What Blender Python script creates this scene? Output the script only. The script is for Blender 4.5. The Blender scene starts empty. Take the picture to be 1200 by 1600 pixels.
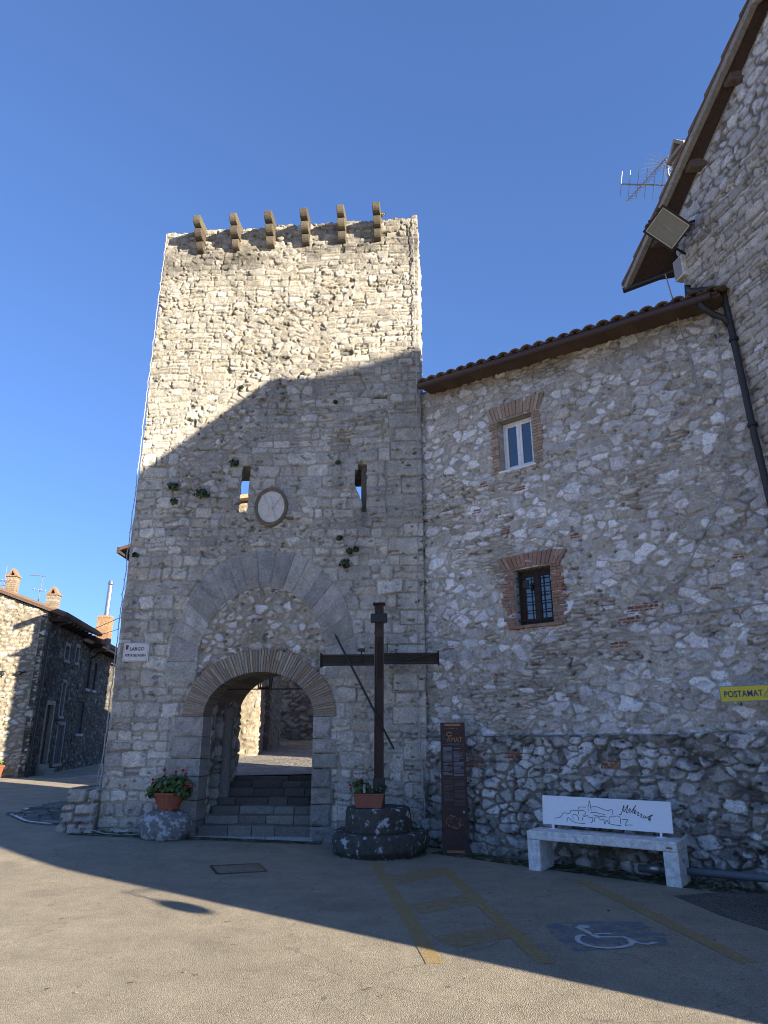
import bpy, bmesh, math, random
import numpy as np
from mathutils import Vector, Matrix

R_ = math.radians
scene = bpy.context.scene
COL = scene.collection

# ------------------------------------------------------------------ camera, sky, sun, exposure
CAM_H = 1.6
cam = bpy.data.cameras.new('camera')
cam.sensor_fit = 'VERTICAL'
cam.sensor_height = 36.0
cam.sensor_width = 27.0
cam.lens = 36.0 * 1066 / 1600
cam.clip_start = 0.05
cam.clip_end = 3000
cam_o = bpy.data.objects.new('camera', cam)
COL.objects.link(cam_o)
cam_o.location = (0, 0, CAM_H)
cam_o.rotation_euler = (R_(90 + 18), 0, 0)
scene.camera = cam_o

SUN_EL = 16.2
SUN_AZ = 128.2        # from +Y towards +X
world = bpy.data.worlds.new('World')
scene.world = world
world.use_nodes = True
wn = world.node_tree.nodes
sky = wn.new('ShaderNodeTexSky')
sky.sky_type = 'NISHITA'
sky.sun_disc = False
sky.sun_elevation = R_(SUN_EL)
sky.sun_rotation = R_(SUN_AZ)
sky.altitude = 700
sky.air_density = 1.0
sky.dust_density = 0.0
sky.ozone_density = 10.0
gam = wn.new('ShaderNodeGamma')               # the phone's tone curve flattens the sky's range
gam.inputs[1].default_value = .68
tint = wn.new('ShaderNodeVectorMath')
tint.operation = 'MULTIPLY'
tint.inputs[1].default_value = (1.0, .835, .945)
world.node_tree.links.new(sky.outputs[0], gam.inputs[0])
world.node_tree.links.new(gam.outputs[0], tint.inputs[0])
world.node_tree.links.new(tint.outputs[0], wn['Background'].inputs[0])
wn['Background'].inputs[1].default_value = 0.10
sun = bpy.data.lights.new('sun', 'SUN')
sun.energy = 3.9
sun.angle = R_(0.5)
sun.color = (1.0, 0.88, 0.70)
sun_o = bpy.data.objects.new('sun', sun)
COL.objects.link(sun_o)
sd = Vector((math.sin(R_(SUN_AZ)) * math.cos(R_(SUN_EL)), math.cos(R_(SUN_AZ)) * math.cos(R_(SUN_EL)), math.sin(R_(SUN_EL))))
sun_o.rotation_euler = sd.to_track_quat('Z', 'Y').to_euler()
sun_o.location = (30, -30, 30)
scene.view_settings.view_transform = 'Standard'
scene.view_settings.look = 'None'
scene.view_settings.gamma = 1
scene.view_settings.exposure = 2.08
scene.cycles.max_bounces = 6
scene.cycles.use_adaptive_sampling = True
scene.cycles.adaptive_threshold = 0.005
scene.cycles.sample_clamp_indirect = 3.0
scene.cycles.use_denoising = True
scene.cycles.pixel_filter_type = 'BLACKMAN_HARRIS'
scene.cycles.filter_width = 1.0

rnd = random.Random(7)

# ------------------------------------------------------------------ numpy noise
def hsh(ix, iy, s):
    with np.errstate(over='ignore'):
        h = (np.asarray(ix).astype(np.int64).astype(np.uint32) * np.uint32(374761393)
             + np.asarray(iy).astype(np.int64).astype(np.uint32) * np.uint32(668265263) + np.uint32((s * 2246822519) & 0xffffffff))
        h = (h ^ (h >> np.uint32(13))) * np.uint32(1274126177)
        h = (h ^ (h >> np.uint32(16))) * np.uint32(2246822519)
        h = h ^ (h >> np.uint32(15))
    return h.astype(np.float64) / 4294967296.0

def vn(x, y, s):
    x = np.asarray(x, float); y = np.asarray(y, float)
    ix = np.floor(x); iy = np.floor(y)
    fx = x - ix; fy = y - iy
    fx = fx * fx * (3 - 2 * fx); fy = fy * fy * (3 - 2 * fy)
    a = hsh(ix, iy, s); b = hsh(ix + 1, iy, s); c = hsh(ix, iy + 1, s); d = hsh(ix + 1, iy + 1, s)
    return (a * (1 - fx) + b * fx) * (1 - fy) + (c * (1 - fx) + d * fx) * fy

def fbm(x, y, s, o=4):
    t = 0; amp = 0.5; n = 0
    for i in range(o):
        t = t + amp * vn(x * 2 ** i + 17.3 * i, y * 2 ** i - 9.1 * i, s + i * 31)
        n += amp; amp *= 0.5
    return t / n

def ss(a, b, x):
    t = np.clip((x - a) / (b - a), 0, 1)
    return t * t * (3 - 2 * t)

def coursed(U, W, seed, h, l, z0, z1, u0, u1, hz=None):
    """undulating courses of roughly squared blocks: edge distance, id, centre"""
    g = np.random.RandomState(seed)
    u = U + .05 * (fbm(U * 2.2, W * 2.2, seed + 1) - .5) + .05 * (fbm(U * 9, W * 9, seed + 5, 2) - .5)
    w = W + .16 * (fbm(U * .45, W * .3, seed + 2, 2) - .5) + .06 * (fbm(U * 2.5, W * 2.5, seed + 3) - .5) + .04 * (fbm(U * 9, W * 9, seed + 6, 2) - .5)
    ed = [z0 - .6]
    while ed[-1] < z1 + .6:
        k = 1.0 if hz is None else hz(ed[-1])
        ed.append(ed[-1] + g.uniform(*h) * k)
    ed = np.array(ed)
    row = np.clip(np.searchsorted(ed, w) - 1, 0, len(ed) - 2)
    D = np.zeros_like(u); I = np.zeros(u.shape, np.int64); CX = np.zeros_like(u); CY = np.zeros_like(u)
    for r in range(len(ed) - 1):
        m = row == r
        if not m.any():
            continue
        k = (ed[r + 1] - ed[r]) / (.5 * (h[0] + h[1]))
        ve = [u0 - .8 - g.uniform(0, .4)]
        while ve[-1] < u1 + .8:
            ve.append(ve[-1] + g.uniform(*l) * (.45 + .55 * k))
        ve = np.array(ve)
        uu = u[m]; ww = w[m]
        uu = uu + (ww - ed[r]) * 0.12 * (vn(np.floor(uu * 2), ww * 0 + r, seed + 9) - .5)
        c = np.clip(np.searchsorted(ve, uu) - 1, 0, len(ve) - 2)
        lo = ed[r] + 0 * uu; hi = ed[r + 1] + 0 * uu
        sp = hsh(c, c * 0 + r, seed + 11)
        split = sp < .22
        fr = .35 + .3 * hsh(c, c * 0 + r, seed + 12)
        mid = lo + (hi - lo) * fr
        top = ww > mid
        lo2 = np.where(split & top, mid, lo); hi2 = np.where(split & ~top, mid, hi)
        cx = .5 * (ve[c] + ve[c + 1]); cy = .5 * (lo2 + hi2)
        hx = .5 * (ve[c + 1] - ve[c]); hy = .5 * (hi2 - lo2)
        rr = np.minimum(np.minimum(hx, hy) * .5, .05)
        qx = np.abs(uu - cx) - (hx - rr); qy = np.abs(ww - cy) - (hy - rr)
        d = -(np.hypot(np.maximum(qx, 0), np.maximum(qy, 0)) + np.minimum(np.maximum(qx, qy), 0) - rr)
        D[m] = d; I[m] = r * 4001 + c * 2 + (split & top); CX[m] = cx; CY[m] = cy
    return D, I, CX, CY

def rubble(U, W, seed, sx, sy, jit=.95, wg=.45, warp=.3):
    """irregular stones (weighted voronoi): edge distance, id, centre"""
    x = U / sx + warp * (fbm(U / sx * .8, W / sy * .8, seed + 1) - .5) * 2 + .12 * (fbm(U / sx * 4, W / sy * 4, seed + 3, 2) - .5)
    y = W / sy + warp * (fbm(U / sx * .8, W / sy * .8, seed + 2) - .5) * 2 + .12 * (fbm(U / sx * 4, W / sy * 4, seed + 4, 2) - .5)
    ix = np.floor(x); iy = np.floor(y)
    F1 = np.full(x.shape, 9.); F2 = np.full(x.shape, 9.); I = np.zeros(x.shape, np.int64); CX = np.zeros_like(x); CY = np.zeros_like(x)
    for dx in (-2, -1, 0, 1, 2):
        for dy in (-2, -1, 0, 1, 2):
            jx = ix + dx; jy = iy + dy
            px = jx + .5 + jit * (hsh(jx, jy, seed + 5) - .5); py = jy + .5 + jit * (hsh(jx, jy, seed + 6) - .5)
            ang = (hsh(jx, jy, seed + 8) - .5) * 1.0
            ex = x - px; ey = y - py
            ca = np.cos(ang); sa = np.sin(ang)
            rx = ca * ex + sa * ey; ry = -sa * ex + ca * ey
            d = np.sqrt(rx * rx * .85 + ry * ry * 1.15) * .75 + np.maximum(np.abs(rx), np.abs(ry)) * .25 - wg * hsh(jx, jy, seed + 7)
            nr = d < F1
            F2 = np.where(nr, F1, np.minimum(F2, d))
            I = np.where(nr, (jx * 7919 + jy * 104729).astype(np.int64), I)
            CX = np.where(nr, px * sx, CX); CY = np.where(nr, py * sy, CY)
            F1 = np.where(nr, d, F1)
    return (F2 - F1) * .5 * math.sqrt(sx * sy), I, CX, CY

def pick(ids, seed, pal):
    """palette colour per stone id"""
    pal = np.array(pal)
    wts = np.cumsum(pal[:, 3]) / pal[:, 3].sum()
    k = np.searchsorted(wts, hsh(ids, ids * 0, seed)).clip(0, len(pal) - 1)
    c = pal[k, :3] * (.86 + .28 * hsh(ids, ids * 0 + 1, seed))[..., None]
    return c

def stone_face(U, W, D, I, CX, CY, seed, gap, bev, relief, pal, mortar, mort_h=0., rough=.012, missing=.0, tilt=.10, fill=None, holes=1.):
    """turn a stone layout into relief height and colour"""
    gs = gap[0] + (gap[1] - gap[0]) * hsh(I, I * 0 + 3, seed) ** 2
    edge = D + .012 * (fbm(U * 22, W * 22, seed + 41, 2) - .5)
    m = ss(gs, gs + bev, edge)
    rel = relief[0] + (relief[1] - relief[0]) * hsh(I, I * 0 + 5, seed)
    miss = hsh(I, I * 0 + 7, seed) < missing
    rel = np.where(miss, -.045, rel)
    tx = (hsh(I, I * 0 + 8, seed) - .5) * 2 * tilt; ty = (hsh(I, I * 0 + 9, seed) - .55) * 2 * tilt
    off = hsh(I, I * 0 + 10, seed) * 40
    f = fbm(U * 7 + off, W * 9 + off, seed + 51, 4)
    rid = 1 - np.abs(2 * fbm(U * 5 + off, W * 6 - off, seed + 53, 3) - 1)
    H = m * (rel + (U - CX) * tx + (W - CY) * ty + rough * 2 * (f - .5) + rough * 1.6 * (rid - .7))
    crk = ss(.63, .71, fbm(U * 3.5, W * 5, seed + 63, 3)) * (1 - m)
    H = H + (1 - m) * (mort_h + .012 * (fbm(U * 14, W * 14, seed + 61, 3) - .5)) - .03 * crk
    ring = np.exp(-((edge - gs + .002) / .009) ** 2) * ss(.38, .60, fbm(U * 4, W * 4, seed + 67, 3))
    H = H - .016 * ring
    pit = ss(.715, .76, fbm(U * 9, W * 16, seed + 65, 3)) * holes
    H = H - .05 * pit
    c = pick(I, seed + 71, pal) * (1 - .55 * pit)[..., None]
    v = .72 + .56 * fbm(U * 11 + off, W * 11, seed + 81, 4)
    c = np.minimum(c * v[..., None] * 1.46, .84)
    mc = np.array(mortar) * 1.12 * (.8 + .4 * fbm(U * 6, W * 6, seed + 91, 4))[..., None]
    c = c * m[..., None] + mc * (1 - m[..., None])
    c = np.where(miss[..., None] & (m[..., None] > .4), c * .5, c)
    if fill is not None:                     # small stones packed into the joints
        Hf, Cf, mf = fill
        k = (1 - ss(gs - .016, gs - .004, edge)) * mf
        H = H + k * (Hf - mort_h)
        c = c + (Cf - c) * k[..., None]
    return H, c, m

# ------------------------------------------------------------------ materials
MATS = {}
def new_mat(name):
    m = bpy.data.materials.new(name)
    m.use_nodes = True
    b = m.node_tree.nodes['Principled BSDF']
    return m, m.node_tree, b

def bump_to(nt, b, scale, dist, strength=1.0, detail=6, coord='Object'):
    tc = nt.nodes.new('ShaderNodeTexCoord')
    n = nt.nodes.new('ShaderNodeTexNoise')
    n.inputs['Scale'].default_value = scale
    n.inputs['Detail'].default_value = detail
    n.inputs['Roughness'].default_value = .65
    bp = nt.nodes.new('ShaderNodeBump')
    bp.inputs['Distance'].default_value = dist
    bp.inputs['Strength'].default_value = strength
    nt.links.new(tc.outputs[coord], n.inputs['Vector'])
    nt.links.new(n.outputs['Fac'], bp.inputs['Height'])
    nt.links.new(bp.outputs['Normal'], b.inputs['Normal'])
    return tc, n

def vary(nt, tc, colsock, scale, lo, hi, detail=8):
    n = nt.nodes.new('ShaderNodeTexNoise')
    n.inputs['Scale'].default_value = scale
    n.inputs['Detail'].default_value = detail
    n.inputs['Roughness'].default_value = .7
    mr = nt.nodes.new('ShaderNodeMapRange')
    mr.inputs['From Min'].default_value = .28; mr.inputs['From Max'].default_value = .72
    mr.inputs['To Min'].default_value = lo; mr.inputs['To Max'].default_value = hi
    mx = nt.nodes.new('ShaderNodeVectorMath'); mx.operation = 'SCALE'
    nt.links.new(tc.outputs['Object'], n.inputs['Vector'])
    nt.links.new(n.outputs['Fac'], mr.inputs['Value'])
    nt.links.new(colsock, mx.inputs[0])
    nt.links.new(mr.outputs[0], mx.inputs['Scale'])
    return mx.outputs[0]

def col_mat(name, rough=.9, scale=35, lo=.72, hi=1.25, bscale=70, bdist=.006, spec=.25, bstr=1., pits=False):
    """surface coloured by its own mesh colours, broken up by fine noise"""
    m, nt, b = new_mat(name)
    at = nt.nodes.new('ShaderNodeAttribute'); at.attribute_name = 'Col'
    tc, n = bump_to(nt, b, bscale, bdist, bstr)
    s = vary(nt, tc, at.outputs['Color'], scale, lo, hi)
    if pits:
        s = vary(nt, tc, s, scale * 3.1, .70, 1.30, 3)
        pn = nt.nodes.new('ShaderNodeTexNoise'); pn.inputs['Scale'].default_value = scale * 1.6; pn.inputs['Detail'].default_value = 4
        pr = nt.nodes.new('ShaderNodeMapRange'); pr.inputs['From Min'].default_value = .30; pr.inputs['From Max'].default_value = .40; pr.inputs['To Min'].default_value = .62
        ps_ = nt.nodes.new('ShaderNodeVectorMath'); ps_.operation = 'SCALE'
        nt.links.new(tc.outputs['Object'], pn.inputs['Vector']); nt.links.new(pn.outputs['Fac'], pr.inputs['Value'])
        nt.links.new(s, ps_.inputs[0]); nt.links.new(pr.outputs[0], ps_.inputs['Scale'])
        s = ps_.outputs[0]
    nt.links.new(s, b.inputs['Base Color'])
    b.inputs['Roughness'].default_value = rough
    b.inputs['Specular IOR Level'].default_value = spec
    MATS[name] = m
    return m

def solid(name, rgb, rough=.6, metal=0., scale=20, lo=.85, hi=1.12, bscale=60, bdist=.001, spec=.4):
    m, nt, b = new_mat(name)
    c = nt.nodes.new('ShaderNodeRGB'); c.outputs[0].default_value = (*rgb, 1)
    tc, n = bump_to(nt, b, bscale, bdist)
    s = vary(nt, tc, c.outputs[0], scale, lo, hi)
    nt.links.new(s, b.inputs['Base Color'])
    b.inputs['Roughness'].default_value = rough
    b.inputs['Metallic'].default_value = metal
    b.inputs['Specular IOR Level'].default_value = spec
    MATS[name] = m
    return m

def speckled(name, base, spots, scale, thr, rough=.9, scale2=None, spots2=None, thr2=.6, bscale=40, bdist=.01):
    """base colour with patches of lichen / dirt of their own shape"""
    m, nt, b = new_mat(name)
    tc, n = bump_to(nt, b, bscale, bdist)
    c = nt.nodes.new('ShaderNodeRGB'); c.outputs[0].default_value = (*base, 1)
    cur = vary(nt, tc, c.outputs[0], 14, .6, 1.4)
    for col, sc, th in ((spots, scale, thr), (spots2, scale2, thr2)):
        if col is None:
            continue
        nn = nt.nodes.new('ShaderNodeTexNoise'); nn.inputs['Scale'].default_value = sc; nn.inputs['Detail'].default_value = 5
        nn.inputs['Roughness'].default_value = .6
        mr = nt.nodes.new('ShaderNodeMapRange'); mr.inputs['From Min'].default_value = th - .01; mr.inputs['From Max'].default_value = th + .035
        nt.links.new(tc.outputs['Object'], nn.inputs['Vector']); nt.links.new(nn.outputs['Fac'], mr.inputs['Value'])
        mx = nt.nodes.new('ShaderNodeMix'); mx.data_type = 'RGBA'
        nt.links.new(mr.outputs[0], mx.inputs['Factor']); nt.links.new(cur, mx.inputs['A'])
        mx.inputs['B'].default_value = (*col, 1)
        cur = mx.outputs['Result']
    nt.links.new(cur, b.inputs['Base Color'])
    b.inputs['Roughness'].default_value = rough
    b.inputs['Specular IOR Level'].default_value = .2
    MATS[name] = m
    return m

M_stone = col_mat('stone masonry', .92, 30, .66, 1.34, 60, .020, .15, pits=True)
M_brick = col_mat('brickwork', .9, 40, .62, 1.32, 80, .010, .2, pits=True)
M_far = col_mat('distant masonry', .92, 7, .75, 1.25, 9, .05, .15)
M_leaf = col_mat('leaves', .55, 30, .8, 1.2, 60, .002, .35)
M_petal = col_mat('petals', .6, 40, .85, 1.15, 60, .001, .3)
M_tile = col_mat('roof tiles', .9, 14, .6, 1.3, 50, .006, .2)
M_wood = col_mat('weathered wood', .8, 22, .6, 1.3, 45, .006, .25)
M_print = col_mat('printed ink', .6, 50, .85, 1.1, 60, .0005, .3)
M_white_frame = solid('white window frame', (.72, .73, .74), .4)
M_brown_frame = solid('dark brown wood', (.045, .026, .018), .6, lo=.6, hi=1.3)
M_gutter = solid('brown painted gutter', (.055, .030, .026), .45)
M_dark_pipe = solid('dark painted pipe', (.030, .027, .028), .45)
M_grey_pipe = solid('grey plastic pipe', (.10, .115, .13), .5)
M_iron = solid('black iron', (.018, .018, .02), .55)
M_galv = solid('galvanised metal', (.42, .43, .44), .35, .8)
M_concrete = speckled('pale concrete', (.66, .65, .62), (.30, .295, .28), 75, .70, .85, 9, (.50, .49, .47), .60, 90, .004)
M_white_panel = solid('white enamel panel', (.80, .82, .84), .35, lo=.95, hi=1.03)
M_ink = solid('black ink', (.012, .012, .014), .5)
M_totem = speckled('brown totem metal', (.058, .036, .032), (.09, .06, .052), 30, .64, .55, 70, (.20, .17, .15), .75, 30, .001)
M_copper = solid('copper strip', (.30, .135, .07), .45, .2)
M_terracotta = solid('terracotta', (.26, .085, .045), .75, lo=.8, hi=1.15)
M_plastic_terra = solid('terracotta plastic', (.25, .09, .055), .5, lo=.93, hi=1.06)
M_yellow = solid('yellow sign face', (.62, .52, .03), .4, lo=.95, hi=1.04)
M_blue_ink = solid('dark blue ink', (.015, .03, .15), .4)
M_grey_edge = solid('grey sign edge', (.25, .26, .27), .45)
M_lichen = speckled('lichened stone', (.075, .073, .064), (.42, .43, .43), 7, .585, .95, 21, (.46, .47, .46), .67, 45, .012)
M_boulder = speckled('rough white boulder', (.22, .22, .215), (.50, .51, .52), 9, .52, .95, 26, (.07, .07, .065), .66, 26, .05)
M_plaque = solid('marble plaque', (.60, .59, .57), .5, lo=.85, hi=1.08, scale=12)
M_relief = solid('carved pale stone', (.62, .59, .53), .85, lo=.75, hi=1.15, scale=26, bscale=45, bdist=.01)
M_cable = solid('grey cable', (.30, .30, .30), .6)
M_cord = solid('pale light cord', (.36, .36, .35), .55)
M_bulb = solid('clear plastic bulb', (.28, .28, .27), .3)
M_soil = solid('potting soil', (.03, .022, .016), .95)
M_dark_in = solid('dark interior', (.02, .02, .022), .9)
M_reflect = solid('dull reflector metal', (.20, .23, .21), .45, .6)
M_chimney_pipe = solid('steel flue', (.45, .46, .48), .3, .9)

def glass_mat(name, tint, rough):
    m, nt, b = new_mat(name)
    b.inputs['Base Color'].default_value = (*tint, 1)
    b.inputs['Roughness'].default_value = rough
    b.inputs['Specular IOR Level'].default_value = 1.0
    b.inputs['Coat Weight'].default_value = 1.0
    b.inputs['Coat Roughness'].default_value = .02
    b.inputs['Coat IOR'].default_value = 1.7
    bump_to(nt, b, 2.2, .012)
    MATS[name] = m
    return m
M_glass = glass_mat('window glass', (.01, .015, .025), .05)
M_flood_glass = glass_mat('floodlight glass', (.05, .062, .055), .12)
M_clear = glass_mat('lantern glass', (.3, .3, .3), .1)
M_clear.node_tree.nodes['Principled BSDF'].inputs['Alpha'].default_value = .18

def asphalt(name, base, patch, stones, grain, bdist, paint=None, cracks=.006):
    """worn asphalt; paint = (colour, cover threshold, wear scale) lays worn road paint over the same grain"""
    m, nt, b = new_mat(name)
    tc = nt.nodes.new('ShaderNodeTexCoord')
    L = nt.links.new
    def noise(sc, det=4, ro=.6, vec=None):
        n = nt.nodes.new('ShaderNodeTexNoise'); n.inputs['Scale'].default_value = sc
        n.inputs['Detail'].default_value = det; n.inputs['Roughness'].default_value = ro
        L(vec or tc.outputs['Object'], n.inputs['Vector'])
        return n
    def ramp(sock, a, b_, lo=0., hi=1.):
        r = nt.nodes.new('ShaderNodeMapRange'); r.inputs['From Min'].default_value = a; r.inputs['From Max'].default_value = b_
        r.inputs['To Min'].default_value = lo; r.inputs['To Max'].default_value = hi
        L(sock, r.inputs['Value']); return r.outputs[0]
    def mixc(f, A, B):
        x = nt.nodes.new('ShaderNodeMix'); x.data_type = 'RGBA'
        L(f, x.inputs['Factor'])
        L(A, x.inputs['A'])
        if isinstance(B, tuple): x.inputs['B'].default_value = (*B, 1)
        else: L(B, x.inputs['B'])
        return x.outputs['Result']
    def mul(A, fac):
        x = nt.nodes.new('ShaderNodeVectorMath'); x.operation = 'SCALE'; L(A, x.inputs[0]); L(fac, x.inputs['Scale']); return x.outputs[0]
    c = nt.nodes.new('ShaderNodeRGB'); c.outputs[0].default_value = (*base, 1)
    cur = mixc(ramp(noise(.55, 6).outputs['Fac'], .42, .62), c.outputs[0], patch)
    vo = nt.nodes.new('ShaderNodeTexVoronoi'); vo.inputs['Scale'].default_value = grain
    L(tc.outputs['Object'], vo.inputs['Vector'])
    sp = nt.nodes.new('ShaderNodeSeparateColor'); L(vo.outputs['Color'], sp.inputs[0])
    cur = mul(cur, ramp(sp.outputs[0], .15, .9, 1 - stones, 1 + stones))
    cur = mul(cur, ramp(noise(2.6, 8, .7).outputs['Fac'], .3, .7, .84, 1.14))
    cur = mul(cur, ramp(noise(.9, 3, .5).outputs['Fac'], .56, .70, 1.0, .84))        # broad oil and damp stains
    cur = mul(cur, ramp(noise(6, 2).outputs['Fac'], .69, .73, 1.0, .6))              # tar spots
    cur = mul(cur, ramp(noise(17, 2).outputs['Fac'], .74, .77, 1.0, 1.5))            # grit
    # hairline cracks
    wv = nt.nodes.new('ShaderNodeVectorMath'); wv.operation = 'ADD'
    wn_ = noise(3.5, 4); L(tc.outputs['Object'], wv.inputs[0]); L(mul(wn_.outputs['Color'], ramp(wn_.outputs['Fac'], 0, 1, .25, .25)), wv.inputs[1])
    vc = nt.nodes.new('ShaderNodeTexVoronoi'); vc.feature = 'DISTANCE_TO_EDGE'; vc.inputs['Scale'].default_value = .55
    L(wv.outputs[0], vc.inputs['Vector'])
    ck = ramp(vc.outputs['Distance'], 0, cracks, .0, 1.)
    pres = ramp(noise(.7, 2).outputs['Fac'], .42, .50, 1., 0.)
    mx = nt.nodes.new('ShaderNodeMath'); mx.operation = 'MAXIMUM'; L(ck, mx.inputs[0]); L(pres, mx.inputs[1])
    cur = mul(cur, ramp(mx.outputs[0], 0, 1, .74, 1.))
    if paint:
        pc, th, sc = paint
        wear = noise(sc, 8, .72)
        cover = ramp(wear.outputs['Fac'], th - .07, th + .07, 1., 0.)
        pk = nt.nodes.new('ShaderNodeRGB'); pk.outputs[0].default_value = (*pc, 1)
        pcol = mul(pk.outputs[0], ramp(sp.outputs[1], .1, .9, .8, 1.15))
        cur = mixc(cover, cur, pcol)
    L(cur, b.inputs['Base Color'])
    g1 = noise(grain * .7, 3, .7)
    ad = nt.nodes.new('ShaderNodeMath'); ad.operation = 'SUBTRACT'
    L(g1.outputs['Fac'], ad.inputs[0]); L(vo.outputs['Distance'], ad.inputs[1])
    bp = nt.nodes.new('ShaderNodeBump'); bp.inputs['Distance'].default_value = bdist; bp.inputs['Strength'].default_value = 1.0
    L(ad.outputs[0], bp.inputs['Height']); L(bp.outputs['Normal'], b.inputs['Normal'])
    b.inputs['Roughness'].default_value = .95; b.inputs['Specular IOR Level'].default_value = .2
    MATS[name] = m
    return m
AB, AP = (.43, .375, .285), (.475, .415, .315)
M_asphalt = asphalt('asphalt', AB, AP, .27, 165, .014)
M_asphalt_dark = asphalt('coarse asphalt patch', (.20, .185, .16), (.23, .21, .175), .5, 90, .03)
M_street = asphalt('paved street', (.28, .255, .21), (.22, .20, .17), .25, 9, .02)
M_line = asphalt('worn ochre road paint', AB, AP, .27, 165, .014, ((.50, .345, .13), .53, 26))
M_line_faint = asphalt('faded ochre road paint', AB, AP, .27, 165, .014, ((.44, .31, .15), .53, 11))
M_blue_paint = asphalt('worn blue road paint', AB, AP, .27, 165, .014, ((.22, .26, .31), .52, 7))
M_moss = asphalt('mossy asphalt edge', AB, AP, .27, 165, .014, ((.075, .082, .045), .56, 7))
M_white_paint = asphalt('worn white road paint', (.26, .28, .31), (.28, .30, .32), .27, 165, .014, ((.80, .81, .81), .64, 34))

# ------------------------------------------------------------------ objects
def link(o, parent=None):
    COL.objects.link(o)
    if parent is not None:
        o.parent = parent
    return o

def tag(o, label=None, cat=None, group=None, kind=None):
    if label: o['label'] = label
    if cat: o['category'] = cat
    if group: o['group'] = group
    if kind: o['kind'] = kind
    return o

def thing(name, label, cat, loc=(0, 0, 0), rz=0., group=None):
    o = bpy.data.objects.new(name, None)
    link(o)
    o.location = loc
    o.rotation_euler = (0, 0, rz)
    return tag(o, label, cat, group)

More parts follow.
